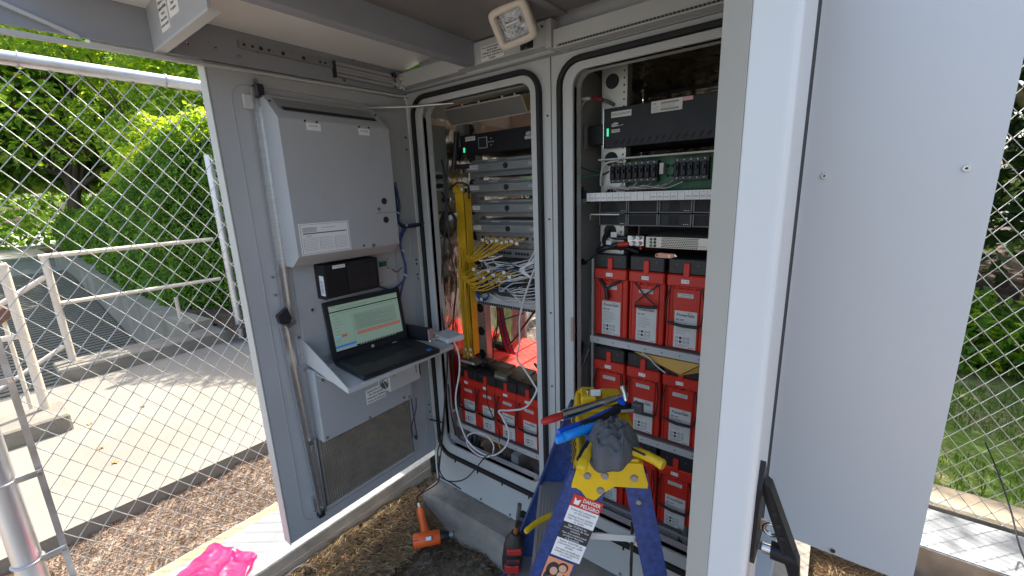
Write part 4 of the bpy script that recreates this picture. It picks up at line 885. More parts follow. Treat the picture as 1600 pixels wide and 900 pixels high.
p = P(LM); p.cyl((-.02, .006, .005), (.02, .006, .005), .004, WCAB, n=10); p.box(-.026, -.02, .004, .012, -.002, .012, LGREY); p.box(.02, .026, .004, .012, -.002, .012, LGREY); p.build('lamp_tube', t)
p = P(LM); p.cyl((0, .04, -.03), (0, .06, -.05), .009, BLK, n=10); p.build('bracket', t)
# ================================================================ step ladder (local frame: u along its side, w to its far side)
LA = Vector((1.189, -.649, 0)); LU = Vector((.868, .497, 0)); LW = Vector((-.497, .868, 0))
LAD = Matrix((LU, LW, Vector((0, 0, 1)))).transposed().to_4x4(); LAD = Matrix.Translation(LA) @ LAD
def L(u, w_, z): return LAD @ Vector((u, w_, z))
LT = thing('step_ladder', 'blue fibreglass step ladder with yellow top cap standing before the right bay', 'ladder', (1.19, -.50, .05))
p = P(LAD)
sf = [(-.013, 1.068), (-.012, 1.078), (.002, 1.126), (.006, 1.13), (.120, 1.13), (.124, 1.126), (.135, 1.085), (.134, 1.076), (.072, 1.076), (.052, 1.062), (.036, 1.044), (.028, 1.040), (.018, 1.044), (.006, 1.062), (-.004, 1.068)]
p.prism([(u, 0, z) for u, z in sf], (0, .004, 0), YEL)
p.prism([(u, .30, z) for u, z in sf], (0, .004, 0), YEL)
# top deck with recesses and sloped long sides
p.bevbox(.004, .122, .004, .30, 1.112, 1.1265, YEL, .002)
p.prism([(-.013, .004, 1.070), (-.006, .004, 1.070), (.009, .004, 1.13), (.002, .004, 1.13)], (0, .296, 0), YEL); p.prism([(.128, .004, 1.078), (.135, .004, 1.078), (.124, .004, 1.13), (.117, .004, 1.13)], (0, .296, 0), YEL)
for a, b in ((.004, .018), (.10, .108), (.19, .198), (.285, .30)): p.bevbox(.008, .118, a, b, 1.127, 1.136, YEL, .002)
p.bevbox(.012, .05, .225, .285, 1.127, 1.150, YEL, .004); p.bevbox(.065, .112, .225, .285, 1.127, 1.147, YEL, .004)
CAP = p.build('top_cap', LT, bevel=.002)
p = P(LAD)
for k in range(8): w0 = .045+k*.022; p.prism([(-.0125, w0, 1.082), (-.0125, w0+.008, 1.082), (-.003, w0+.016, 1.118), (-.003, w0+.008, 1.118)], (-.0015, 0, 0), DARK)
p.build('grip_slots', CAP)
for u, z in ((.018, 1.098), (.052, 1.1), (.108, 1.098), (.044, 1.066)): P(LAD).cyl((u, -.004, z), (u, .001, z), .0065, GREY, .008, n=16).build('rivet', CAP)
P(LAD).cyl((.118, -.002, 1.044), (.118, .03, 1.044), .005, GREY, n=14).build('rivet', CAP)
p = P(LAD); p.box(.036, .060, .235, .238, 1.150, 1.166, PAPER); p.cyl((.03, .24, 1.151), (.03, .24, 1.163), .005, STEEL, n=10); p.build('tag', CAP)
def rail(u0t, u1t, sl, wt, wb, zt, m, th=.0035, fl=.022, side=1, nm='rail'):
    zb = .05; p = P(LAD); d = (zt-zb)
    def pt(u, w_, z): return (u-sl*(zt-z), w_+(wb-wt)*(zt-z)/d, z)
    p.add([pt(u0t, wt, zt), pt(u1t, wt, zt), pt(u1t, wt, zb), pt(u0t, wt, zb), pt(u0t, wt+side*th, zt), pt(u1t, wt+side*th, zt), pt(u1t, wt+side*th, zb), pt(u0t, wt+side*th, zb)], [(0, 3, 2, 1), (4, 5, 6, 7), (0, 1, 5, 4), (3, 7, 6, 2), (0, 4, 7, 3), (1, 2, 6, 5)], m)
    for ua, ub in ((u0t, u0t+th), (u1t-th, u1t)):
        a, b = wt+side*th, wt+side*fl
        p.add([pt(ua, a, zt), pt(ub, a, zt), pt(ub, a, zb), pt(ua, a, zb), pt(ua, b, zt), pt(ub, b, zt), pt(ub, b, zb), pt(ua, b, zb)], [(0, 3, 2, 1), (4, 5, 6, 7), (0, 1, 5, 4), (3, 7, 6, 2), (0, 4, 7, 3), (1, 2, 6, 5)], m)
    o = p.build(nm, LT)
    p = P(LAD); q0 = pt(u0t, wt, zb); q1 = pt(u1t, wt, zb); p.box(q0[0]-.004, q1[0]+.004, min(q0[1], q0[1]+side*.028)-.003, max(q0[1], q0[1]+side*.028)+.003, .03, .075, BLK); p.build('foot', o)
    return o
RN = rail(-.013, .069, .345, .0045, -.055, 1.105, BLUEF); rail(-.013, .069, .345, .2995, .36, 1.105, BLUEF, side=-1)
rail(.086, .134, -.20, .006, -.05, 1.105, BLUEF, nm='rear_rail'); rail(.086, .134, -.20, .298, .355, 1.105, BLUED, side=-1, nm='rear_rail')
for k, z in enumerate((.84, .56, .28)):
    sl = .345*(1.105-z); wb = .06*(1.105-z)
    p = P(LAD); u0, u1 = -.010-sl, .068-sl; a, b = .010-wb, .295+wb
    p.box(u0, u1, a, b, z-.003, z, STEPM)
    for j in range(9): p.box(u0+.004+j*.0085, u0+.0075+j*.0085, a, b, z, z+.0018, STEPM)
    p.box(u0-.001, u0+.002, a, b, z-.03, z-.0032, STEPM); p.box(u1-.002, u1+.001, a, b, z-.03, z-.0032, STEPM); p.build('step', LT)
p = P(LAD); p.box(-.02, .125, .012, .015, .938, .953, LGREY); p.cyl((.118, .0, .946), (.118, .018, .946), .005, STEEL, n=10)
p.build('spreader', LT)
p = P(LAD); p.box(.115, .121, .06, .066, .62, .94, BLK); [p.box(.1145, .1149, .061, .065, .65+.05*k, .675+.05*k, LGREY) for k in range(5)]; p.build('strap', LT)
# warning sticker on the near rail
SL = Vector((.345, 0, 1)).normalized()
def railpt(u, z): return L(u-.345*(1.105-z), .0045-.0595*(1.105-z)/1.055-.0008, z)
DN = (railpt(0, .9)-railpt(0, 1.1)).normalized(); AC = LU.copy(); AC = (AC-DN*AC.dot(DN)).normalized(); NRM = AC.cross(-DN)
O = railpt(.020, 1.052)
FRM = Matrix((AC, -DN, -NRM)).transposed().to_4x4(); FRM = Matrix.Translation(O) @ FRM   # x across, y up the rail
if (FRM @ Vector((0, 0, 1)) - O).dot(L(0, -1, 1)-L(0, 0, 1)) < 0: ZS = -1
else: ZS = 1
def st(p, x0, x1, y0, y1, lvl, m, b=0): p.add([(x0, y0, ZS*lvl), (x1, y0, ZS*lvl), (x1, y1, ZS*lvl), (x0, y1, ZS*lvl)], [(0, 1, 2, 3)], m)
def tx(p, t, x, y, h, m, wmax=None, lvl=.0014, bold=False): p.text(t, (x, y, ZS*lvl), h, m, UX, UY, wmax, bold)
p = P(FRM); W = .062; x0 = -.010; 
st(p, x0, x0+W, -.028, 0, .0006, INKR); st(p, x0, x0+W, -.066, -.028, .0006, PAPER); st(p, x0, x0+W, -.106, -.066, .0006, INK); st(p, x0, x0+W, -.150, -.106, .0006, PAPER)
tx(p, 'DANGER', x0+.040, -.0085, .0115, PAPER, .036, bold=True); tx(p, 'PELIGRO', x0+.040, -.0205, .0115, PAPER, .038, bold=True)
p.add([(x0+.006, -.022, ZS*.001), (x0+.016, -.022, ZS*.001), (x0+.018, -.008, ZS*.001), (x0+.011, -.013, ZS*.001), (x0+.005, -.006, ZS*.001)], [(0, 1, 2, 3, 4)], PAPER)
for k, (t, m, y) in enumerate((('Follow ALL instructions', INK, -.034), ('on this ladder.', INK, -.040), ('Falling from ladder', INK, -.049), ('may result in injuries', INK, -.055), ('or death.', INK, -.061), ('Siga TODAS las', PAPER, -.071), ('instrucciones de esta', PAPER, -.077), ('escalera.', PAPER, -.083), ('Caer de la escalera puede', PAPER, -.090), ('producir lesiones', PAPER, -.096), ('o la muerte.', PAPER, -.102), ('Suivez TOUTES les', INK, -.111), ('instructions sur cette', INK, -.117), ('échelle.', INK, -.123), ('Une chute de l\'échelle peut', INK, -.131), ('entraîner des blessures', INK, -.137), ('ou la mort.', INK, -.143))):
    tx(p, t, x0+W/2, y, .0062, m, .052 if len(t) > 17 else None)
p.build('warning_sticker', RN)
p = P(FRM); st(p, x0-.002, x0+.052, -.215, -.156, .0006, mat('sticker_orange', (.72, .28, .14), .5))
def disc(cx, cy, rx, ry, lvl, m): p.add([(cx+rx*math.cos(a), cy+ry*math.sin(a), ZS*lvl) for a in np.linspace(0, 2*math.pi, 20)[:-1]], [tuple(range(19))], m)
SK = mat('skin_tone', (.62, .36, .24), .5)
disc(x0+.016, -.185, .014, .020, .0010, INK); disc(x0+.010, -.203, .009, .014, .0010, INK); disc(x0+.018, -.186, .008, .010, .0014, SK); disc(x0+.034, -.172, .011, .012, .0010, mat('hair_brown', (.06, .03, .02), .5)); disc(x0+.034, -.174, .008, .009, .0014, SK)
disc(x0+.022, -.207, .014, .010, .0018, INKR); disc(x0+.040, -.203, .011, .016, .0012, mat('sticker_green', (.05, .16, .13), .5)); disc(x0+.033, -.190, .006, .007, .0022, SK)
p.build('picture_sticker', RN)

# ---- tools on the cap
def tool(name, label, cat, base): return thing(name, label, cat, tuple(base))
a = Vector((1.1234, -0.6042, 1.1850)); b = Vector((1.1790, -0.4498, 1.1750))
t = tool('torque_tool', 'polished steel tube tool with a red tip, topmost on the ladder cap', 'tool', a)
p = P(); p.tube([a, a.lerp(b, .12), a.lerp(b, .5), b], [.0105, .0115, .009, .0075], STEEL, 16); e = b+(b-a).normalized()*.035; p.tube([b, e], [.005, .008], STEEL, 10); p.build('barrel', t)
d = (a-b).normalized(); P().tube([a+d*.001, a+d*.02, a+d*.045, a+d*.05], [.008, .0085, .007, .004], REDD, 12).build('tip', t)
q = Vector((1.2141, -0.4754, 1.1900)); P().tube([q, q+Vector((-.006, .004, .016)), q+Vector((-.012, .006, .03))], [.005, .0045, .006], STEEL, 10).build('spigot', t)
# blue handled crimpers
def plier(name, label, p0, p1, p2, head, mh, rad=.008, black=True):
    t = tool(name, label, 'pliers', p0)
    P().tube(spline([p0, p1, p2], 6), [rad*(.9 if i < 2 else 1) if i < 10 else rad*.8 for i in range(13)], mh, 10).build('handle', t)
    return t
a0 = Vector((1.1288, -0.6242, 1.1580)); a1 = Vector((1.1558, -0.5539, 1.1560)); a2 = Vector((1.1814, -0.4685, 1.1550)); hd = Vector((1.2133, -0.4262, 1.1550))
t = tool('crimping_pliers', 'blue-handled crimping pliers lying under the steel tube tool', 'pliers', a0)
P().tube(spline([a0, a1, a2], 6), .0075, TOOLB, 10).build('handle', t)
b0 = Vector((1.1692, -0.6210, 1.1500)); P().tube(spline([b0+Vector((.02, .02, .0)), Vector((1.1837, -0.5579, 1.1550)), Vector((1.1956, -0.4865, 1.1550))], 6), .008, TOOLB, 10).build('handle', t)
p = P(); p.tube([a2, a2.lerp(hd, .5), hd], [.010, .013, .006], BLKM, 8); hh = Vector((1.1936, -0.4469, 1.1650)); p.cyl(hh-Vector((0, 0, .012)), hh+Vector((0, 0, .012)), .010, TOOLB, n=12); p.build('jaw', t)
p = P(); for_ = Vector((1.2271, -0.4382, 1.1550)); p.tube([a2+Vector((0, -.015, 0)), for_], .005, STEEL, 8); p.bevbox(for_.x-.012, for_.x+.012, for_.y-.01, for_.y+.01, 1.148, 1.172, DGREY, .003); p.build('die', t)
t = tool('wire_strippers', 'bright sky-blue handled pliers sticking out to the left of the cap', 'pliers', (1.1324, -0.6404, 1.1500))
P().tube(spline([(1.1335, -0.6396, 1.1500), (1.1496, -0.6073, 1.1520), (1.1743, -0.5602, 1.1530), (1.1865, -0.5134, 1.1540)], 5), [.0085, .0095]+[.010]*7+[.009]*7, TOOLC, 12).build('handle', t)
P().tube(spline([(1.1532, -0.6344, 1.1630), (1.1690, -0.6070, 1.1660), (1.1899, -0.5617, 1.1680)], 5), [.0085]+[.0095]*10, TOOLC, 12).build('handle', t)
P().tube(spline([(1.1676, -0.5907, 1.1720), (1.1906, -0.5480, 1.1720), (1.2006, -0.4883, 1.1700)], 5), .009, BLKM, 10).build('grip', t)
# yellow tool
t = tool('cable_cutter', 'yellow-handled cable cutter under the grey cloth with one handle past the cap edge', 'cutter', (1.3413, -0.5955, 1.1500))
P().tube(spline([(1.2605, -0.5943, 1.1520), (1.2905, -0.5889, 1.1520), (1.3183, -0.5905, 1.1500), (1.3376, -0.5947, 1.1480)], 5), [.009]*6+[.0095]*6+[.010]*2+[.011, .009], YEL, 12).build('handle', t)
P().tube([(1.2746, -0.5978, 1.1620), (1.3051, -0.6022, 1.1610)], .0022, BLK, 6).build('inlay', t)
P().tube(spline([(1.2032, -0.6089, 1.1530), (1.2120, -0.6481, 1.1580), (1.2187, -0.6816, 1.1580), (1.2222, -0.7005, 1.1520)], 5), [.007]*5+[.0085]*5+[.010]*5+[.008], YEL, 12).build('handle', t)
P().tube(spline([(1.1920, -0.6093, 1.1520), (1.2000, -0.6462, 1.1580), (1.2066, -0.6789, 1.1570)], 5), .005, BLK, 8).build('grip', t)
# second pliers hanging in the ladder: yellow handle
t = tool('snips', 'yellow-handled snips poking out left of the ladder below the step', 'snips', (1.0249, -0.6111, 0.8500))
P().tube(spline([(1.0364, -0.6265, 0.8660), (1.0416, -0.5992, 0.8680), (1.0506, -0.5680, 0.8680), (1.0622, -0.5392, 0.8660)], 5), [.0055, .007]+[.0065]*14, YEL, 10).build('handle', t)
P().tube([(1.0622, -0.5392, 0.8660), (1.0577, -0.5073, 0.8620), (1.0491, -0.4737, 0.8580)], [.006, .009, .003], BLKM, 8).build('jaw', t)
# cloth
from mathutils.noise import noise as mn0
def cloth():
    n = 34; vs = []; fs = []; rg = np.random.default_rng(21)
    c = Vector((1.2356, -0.5988, 1.1650)); ex = Vector((1.2733, -0.5785, 1.1650))-Vector((1.2012, -0.6273, 1.1650)); ey = Vector((1.2024, -0.5256, 1.1650))-Vector((1.2531, -0.6375, 1.1650)); 
    for j in range(n+1):
        for i in range(n+1):
            u = i/n*2-1; v = j/n*2-1; r_ = math.sqrt(u*u+v*v)
            if r_ > 1: s = 1/max(abs(u), abs(v))*0+1; 
            # squircle map to disk
            du = u*math.sqrt(max(0, 1-v*v/2)); dv = v*math.sqrt(max(0, 1-u*u/2)); rr = math.hypot(du, dv); th = math.atan2(dv, du)
            k = 1+.10*math.sin(3*th+1.0)+.06*math.sin(5*th+.5)+.03*math.sin(9*th)
            h_ = .040*math.sqrt(max(0, 1-min(1, rr)**3))*(1+.16*math.sin(2.2*du+1)*math.cos(1.7*dv))
            nn_ = mn0(Vector((du*1.9, dv*1.9, 4.0))); nn2 = mn0(Vector((du*4.2+nn_*2, dv*4.2, 9.0))); fold = (.012*(1-abs(nn_)*2.0)+.007*(1-abs(nn2)*2.5))*(1-rr**5)-.007
            q = c+ex*(.56*k*du)+ey*(.56*k*dv); vs.append((q.x, q.y, 1.150+h_+fold*1.0))
    for j in range(n):
        for i in range(n): a = j*(n+1)+i; fs.append((a, a+1, a+n+2, a+n+1))
    p = P(); p.add(vs, fs, CLOTH, True); o = p.build('cloth', None, (c.x, c.y, 1.15)); sm = o.modifiers.new('s', 'SUBSURF'); sm.levels = 1; sm.render_levels = 1
    so_ = o.modifiers.new('t', 'SOLIDIFY'); so_.thickness = .0015
    return tag(o, 'crumpled dark grey cloth bundled on the yellow ladder cap', 'cloth')
cloth()
P().tube(spline([(1.2250, -0.5105, 1.1650), (1.2597, -0.5443, 1.1680), (1.2682, -0.5820, 1.1650)], 5), .006, BLKM, 8)

# ================================================================ laptop
H0 = Vector((.049, -.517, 1.0185)); H1 = Vector((.082, -.180, 1.0185)); ax = (H1-H0).normalized(); ay = Vector((ax.y, -ax.x, 0))
LP = Matrix((ax, ay, Vector((0, 0, 1)))).transposed().to_4x4(); LP = Matrix.Translation(H0) @ LP   # x along the hinge, y towards the user
WL, DLp = .340, .232
t = thing('laptop', 'open black laptop on the fold-out door shelf showing a browser page', 'laptop', tuple(H0+(H1-H0)*.5))
p = P(LP); p.bevbox(0, WL, 0, DLp, .002, .021, BLK, .004); base = p.build('base', t)
p = P(LP); 
for j in range(5):
    for i in range(15): p.bevbox(.022+i*.0178, .022+i*.0178+.0155, .035+j*.0178, .035+j*.0178+.0155, .0212, .0226, BLKM, .0007)
p.bevbox(.09, .19, .035+5*.0178, .035+5*.0178+.0155, .0212, .0226, BLKM, .0007); p.build('keyboard', base)
p = P(LP); p.box(.108, .214, .145, .208, .0211, .0216, DGREY); p.box(.110, .212, .147, .206, .0217, .0219, BLK); p.build('touchpad', base)
p = P(LP); p.box(.292, .314, .196, .214, .0211, .0216, TOOLC); p.box(.255, .275, .006, .016, .0211, .0214, PAPERG); p.build('sticker', base)
ang = R(8.5)   # lid leans back
LD = LP @ Matrix.Translation((0, .002, .016)) @ Matrix.Rotation(ang, 4, 'X')
# lid local: x along hinge, z up, front face +y
p = P(LD); p.bevbox(0, WL, -.009, -.001, 0, .232, BLK, .003); lid = p.build('lid', t)
SCR = mat('screen_page', (.20, .28, .22), .3, var=.02, emit=.12)
SCRD = mat('screen_page_shade', (.17, .235, .19), .3, var=.02, emit=.12); SB = mat('screen_blue', (.02, .12, .40), .3, emit=.15); SR = mat('screen_red', (.42, .05, .025), .3, emit=.12); SK_ = mat('screen_black', (.01, .012, .012), .2)
SCY = mat('screen_cyan', (.08, .35, .48), .3, emit=.15)
p = P(LD); y = .0; sx0, sx1, sz0, sz1 = .020, .320, .028, .212
def sq(x0, x1, z0, z1, m, lv=1): p.add([(x1, y+.0003*lv, z0), (x0, y+.0003*lv, z0), (x0, y+.0003*lv, z1), (x1, y+.0003*lv, z1)], [(0, 1, 2, 3)], m)
# mirrored: x grows along the hinge from the viewer's left to right
sq(sx0, sx1, sz0, sz1, SCR); sq(sx0, sx1, .186, .190, SK_, 2); sq(sx0, sx1, sz0, .034, SK_, 2); sq(.105, sx1, .0342, .040, SK_, 2); sq(sx0, .105, .046, .054, SB, 2)
sq(.110, .30, .095, .165, SCRD, 2); sq(.115, .312, .079, .083, SR, 3); sq(.115, .312, .086, .090, SR, 3); sq(.028, .048, .084, .091, SCY, 2); sq(.052, .074, .086, .093, SR, 2)
for k in range(8): sq(.116, .20+.02*((k*7) % 5), .155-k*.0075, .156-k*.0075, DGREY, 3)
for k in range(9): sq(.028, .045+.008*((k*5) % 4), .172-k*.0125, .173-k*.0125, DGREY, 3)
sq(.028, .31, .1785, .1793, DGREY, 2); sq(sx0+.03, .18, .198, .1992, DGREY, 2); sq(.03, .05, .2065, .2075, DGREY, 2); sq(.104, .1046, .06, .17, DGREY, 2)
for k in range(14): sq(.12+k*.012, .127+k*.012, .0355, .0385, LGREY, 3)
disp = p.build('display', lid)
p = P(LD); p.cyl((.17, -.0012, .0145), (.17, .0004, .0145), .006, PAPERG, n=20)
p.text('hp', (.17, .0010, .0147), .008, BLK, UX, UZ); p.build('logo', lid)
# things beside it
t = thing('binder', 'small black notebook leaning behind the laptop against the door', 'notebook', (.12, -.15, 1.02)); P().prism([(.03, -.17, 1.02), (.16, -.13, 1.02), (.16, -.13, 1.075), (.03, -.17, 1.085)], (.004, .022, 0), BLK).build('cover', t); P().prism([(.1605, -.131, 1.02), (.168, -.129, 1.02), (.168, -.129, 1.072), (.1605, -.131, 1.075)], (.0, .022, 0), mat('page_edge', (.5, .3, .28), .6)).build('pages', t)
t = thing('network_adapter', 'flat white box at the right end of the laptop shelf', 'adapter', (.24, -.12, 1.02)); m_ = Matrix.Translation((.20, -.055, 1.02)) @ Matrix.Rotation(R(-12), 4, 'Z'); P(m_).bevbox(-.05, .075, -.045, .045, 0, .022, WCAB, .004).build('case', t)
cable([(0.1533, -0.1300, 1.0215), (0.1370, -0.1000, 1.0243), (0.1493, -0.0800, 1.0267), (0.1818, -0.0800, 1.0175)], .004, BCAB, 'power_cable', 'short black cord curving over the white box on the shelf')

# ================================================================ heat gun on the ground
t = thing('heat_gun', 'orange heat gun with black nozzle lying in the straw by the plinth', 'heat gun', (.12, -.18, .06))
g0 = Vector((0.1637, -0.3198, 0.1150)); g1 = Vector((0.2431, -0.2282, 0.1150)); g2 = Vector((0.2445, -0.1831, 0.0880)); g3 = Vector((0.2592, -0.1515, 0.0860))
P().tube([g0, g0.lerp(g1, .04), g0.lerp(g1, .5), g1.lerp(g0, .03), g1], [.028, .032, .031, .031, .028], ORANGE, 20).build('body', t)
p = P(); gd = (g1-g0).normalized(); p.tube([g1, g1+gd*.006, g1+gd*.02, g1+gd*.04], [.024, .026, .022, .017], BLK, 20); p.tube([g1+gd*.04, g1+gd*.06], [.014, .014], GREY, 18); p.tube([g1+gd*.058, g1+gd*.066], [.016, .014], DGREY, 18); p.build('nozzle', t)
h0 = Vector((0.0521, -0.1841, 0.1350)); h1 = g0.lerp(g1, .5); p = P(); p.tube([h0, h0.lerp(h1, .1), h0.lerp(h1, .5), h0.lerp(h1, .8), h1], [.016, .0185, .017, .021, .024], ORANGE, 14); p.build('handle', t, bevel=0)
lb = g0.lerp(g1, .6); camv = (Vector((1.545, -1.3, 1.65))-lb).normalized(); 
up_ = gd.cross(camv).normalized()*-1; n_ = gd.cross(up_).normalized(); n_ = n_ if n_.dot(camv) > 0 else -n_
p = P(); c_ = lb+n_*.0325; p.add([c_-gd*.018-up_*.009, c_+gd*.018-up_*.009, c_+gd*.018+up_*.009, c_-gd*.018+up_*.009], [(0, 1, 2, 3)], DGREY); c_ = lb+n_*.0335; p.add([c_-gd*.016-up_*.0075, c_+gd*.008-up_*.0075, c_+gd*.008+up_*.0075, c_-gd*.016+up_*.0075], [(0, 1, 2, 3)], PAPER); p.add([c_+gd*.009-up_*.0075, c_+gd*.016-up_*.0075, c_+gd*.016+up_*.0075, c_+gd*.009+up_*.0075], [(0, 1, 2, 3)], INKR); p.build('label', t)
p = P(); [p.tube([g0+gd*(.004+.004*k)+up_*.032+n_*.003, g0+gd*(.004+.004*k)+n_*.033], .0014, REDD, 5) for k in range(5)]; p.build('rear_vents', t)
hd_ = (h0-h1).normalized()
P().tube([h0, h0+hd_*.01, h0+hd_*.04], [.009, .008, .005], WCAB, 10).build('cord_guard', t)
cable([h0+hd_*.035, h0+hd_*.07+Vector((0, 0, .01)), (0.0271, -0.1400, 0.1895), (0.0946, -0.1100, 0.2447), (0.1158, -0.1000, 0.2839), (0.1156, -0.1000, 0.3663), (0.0999, -0.0800, 0.4197), (0.1014, -0.0600, 0.4624), (0.1087, -0.0400, 0.5599), (0.1028, -0.0200, 0.6179)], .0036, BCAB, 'power_cable', 'black mains cord rising from the heat gun to the left bay')
cable([(0.1066, -0.0800, 0.3974), (0.1258, -0.1000, 0.3348), (0.1668, -0.1000, 0.2988), (0.2365, -0.0900, 0.3157), (0.2929, -0.0800, 0.3545), (0.3495, -0.0700, 0.4263), (0.3915, -0.0600, 0.4867), (0.4180, -0.0400, 0.5149), (0.3851, 0.0300, 0.4902)], .003, BCAB, 'power_cable', 'thin black cord drooping over the white skirt below the left bay')
cable([(0.1086, -0.0300, 0.5724), (0.1156, -0.0600, 0.4676), (0.1211, -0.1000, 0.3329), (0.1384, -0.1100, 0.3106), (0.2200, -0.1200, 0.3205), (0.2867, -0.1200, 0.3156)], .003, BCAB, 'power_cable', 'second thin black cord lying down to the concrete plinth')

# ================================================================ impact driver
t = thing('impact_driver', 'black and red cordless driver standing nose-up on the second ladder step', 'power tool', (.93, -.50, .562))
tp = Vector((0.9063, -0.5000, 0.6981)); bt = Vector((0.9241, -0.5000, 0.8005))
dn = (tp-bt).normalized(); bot = tp+dn*(tp.z-.566)
p = P(); p.tube([bot, tp+dn*.11, tp+dn*.05, tp+dn*.03, tp+dn*.012, tp], [.027, .030, .030, .027, .018, .013], BLK, 20); p.build('body', t)
p = P(); q = tp+dn*.058; 
for k, (o_, hh_) in enumerate(((.045, .010), (.078, .006), (.112, .014))):
    fw = Vector((.61, -.79, 0)); sd_ = Vector((.79, .61, 0)); cc = tp+dn*o_; MM = Matrix((sd_, -fw, Vector((0, 0, 1)))).transposed().to_4x4(); MM = Matrix.Translation(cc) @ MM
    p.bevbox(-.021, .021, -.0325, -.018, -hh_, hh_, REDD if k != 1 else BLK, .003, M=MM)
    if k == 1: p.box(-.017, .017, -.0332, -.0326, -hh_*.7, hh_*.7, REDD, M=MM); p.box(-.014, .014, -.0336, -.0333, -hh_*.4, hh_*.4, BLK, M=MM)
p.build('red_trim', t)
p = P(); p.tube([tp, tp-dn*.012, tp-dn*.022], [.008, .007, .006], COPPER, 12); p.tube([tp-dn*.022, tp-dn*.05], .0045, BLK, 10); p.tube([tp-dn*.05, tp-dn*.065, bt], [.004, .006, .0065], DGREY, 10); p.build('bit', t)
p = P(); p.tube([tp+dn*.06+Vector((-.01, .015, 0)), Vector((tp.x-.035, tp.y+.085, tp.z-.075))], [.018, .017], BLK, 12); p.bevbox(tp.x-.07, tp.x+.0, tp.y+.085, tp.y+.125, tp.z-.12, tp.z-.04, BLK, .006); p.build('grip_and_battery', t)

# ================================================================ pink film sheet on the deck
def pink():
    n = 40; rg = np.random.default_rng(9); vs = []; fs = []
    c0, c1, c2, c3 = [Vector(v) for v in ((-0.3221, -1.0811, 0.2550), (-0.4019, -0.9040, 0.2550), (-0.1795, -0.8180, 0.2550), (-0.0325, -0.9472, 0.2550))]
    for j in range(n+1):
        for i in range(n+1):
            u, v = i/n, j/n; q = (c0.lerp(c1, v)).lerp(c3.lerp(c2, v), u)
            z = .002+.020*max(0, .45-abs(mn0(Vector((u*2.6, v*2.6, 1.5)))*1.6))+.010*max(0, .4-abs(mn0(Vector((u*6, v*5, 7.5)))*1.8))
            if j in (0, n) or i in (0, n): z = .003
            vs.append((q.x+.004*math.sin(20*v), q.y+.004*math.sin(17*u), .253+z))
    for j in range(n):
        for i in range(n): a = j*(n+1)+i; fs.append((a, a+1, a+n+2, a+n+1))
    p = P(); p.add(vs, fs, PINK, True); o = p.build('plastic_sheet', None, (-.25, -.95, .253)); tag(o, 'crumpled bright pink plastic sheet lying on the pale deck strip', 'plastic sheet')
pink()
# ================================================================ ground and concrete
def ramp_nodes(name, cols, scale=6, rough=.95, bump=.6, bscale=40, scale2=60):
    m = bpy.data.materials.new(name); m.use_nodes = True; n = m.node_tree.nodes; Lk = m.node_tree.links; b = n['Principled BSDF']; b.inputs['Roughness'].default_value = rough; b.inputs['Specular IOR Level'].default_value = .2
    tc = n.new('ShaderNodeTexCoord'); a = n.new('ShaderNodeTexNoise'); a.inputs['Scale'].default_value = scale; a.inputs['Detail'].default_value = 10; a.inputs['Roughness'].default_value = .7
    v = n.new('ShaderNodeTexVoronoi'); v.inputs['Scale'].default_value = scale2; Lk.new(tc.outputs['Object'], a.inputs[0]); Lk.new(tc.outputs['Object'], v.inputs[0])
    ad = n.new('ShaderNodeMath'); ad.operation = 'MULTIPLY_ADD'; sp = n.new('ShaderNodeSeparateColor'); Lk.new(v.outputs['Color'], sp.inputs[0]); Lk.new(sp.outputs[0], ad.inputs[0]); ad.inputs[1].default_value = .35; Lk.new(a.outputs[0], ad.inputs[2])
    r = n.new('ShaderNodeValToRGB'); e = r.color_ramp.elements
    while len(e) < len(cols): e.new(.5)
    for k, c in enumerate(cols): e[k].position = .42+.5*k/(len(cols)-1); e[k].color = (*c, 1)
    Lk.new(ad.outputs[0], r.inputs[0]); Lk.new(r.outputs[0], b.inputs['Base Color'])
    nb = n.new('ShaderNodeTexNoise'); nb.inputs['Scale'].default_value = bscale; nb.inputs['Detail'].default_value = 8; Lk.new(tc.outputs['Object'], nb.inputs[0]); bp = n.new('ShaderNodeBump'); bp.inputs['Strength'].default_value = bump; bp.inputs['Distance'].default_value = .02; Lk.new(nb.outputs[0], bp.inputs['Height']); Lk.new(bp.outputs[0], b.inputs['Normal'])
    return m
MULCH = ramp_nodes('mulch', [(.13, .095, .07), (.24, .18, .135), (.36, .28, .21)], 5)
SOIL = ramp_nodes('soil', [(.05, .04, .03), (.12, .10, .07), (.22, .18, .13)], 7)
NEEDLE = ramp_nodes('needle_bed', [(.10, .06, .03), (.26, .17, .09), (.42, .30, .16)], 9)
GRASSG = ramp_nodes('lawn_ground', [(.08, .14, .02), (.13, .20, .035), (.30, .23, .14)], 2.2)
BED = ramp_nodes('bed_soil', [(.03, .02, .015), (.08, .055, .04), (.17, .12, .08)], 4)
ASPH = ramp_nodes('asphalt', [(.10, .10, .10), (.14, .14, .14), (.18, .18, .17)], 3)
def sheet(name, x0, x1, y0, y1, nx, ny, zf, m, label=None):
    vs = [(x0+(x1-x0)*i/nx, y0+(y1-y0)*j/ny, 0) for j in range(ny+1) for i in range(nx+1)]; vs = [(x, y, zf(x, y)) for x, y, _ in vs]
    fs = [(j*(nx+1)+i, j*(nx+1)+i+1, (j+1)*(nx+1)+i+1, (j+1)*(nx+1)+i) for j in range(ny) for i in range(nx)]
    p = P(); p.add(vs, fs, m, True); o = p.build(name); struct(o); return o
from mathutils import noise as mn
def nz(x, y, s, a): return a*mn.noise(Vector((x*s, y*s, 3.3)))
def yard(x, y):
    t = min(1, max(0, (x+.09)/.42)); base = .15*(1-t)**2.6+.04*t
    if x > 1.45: base = .06
    return base+nz(x, y, 9, .022)+nz(x, y, 30, .008)
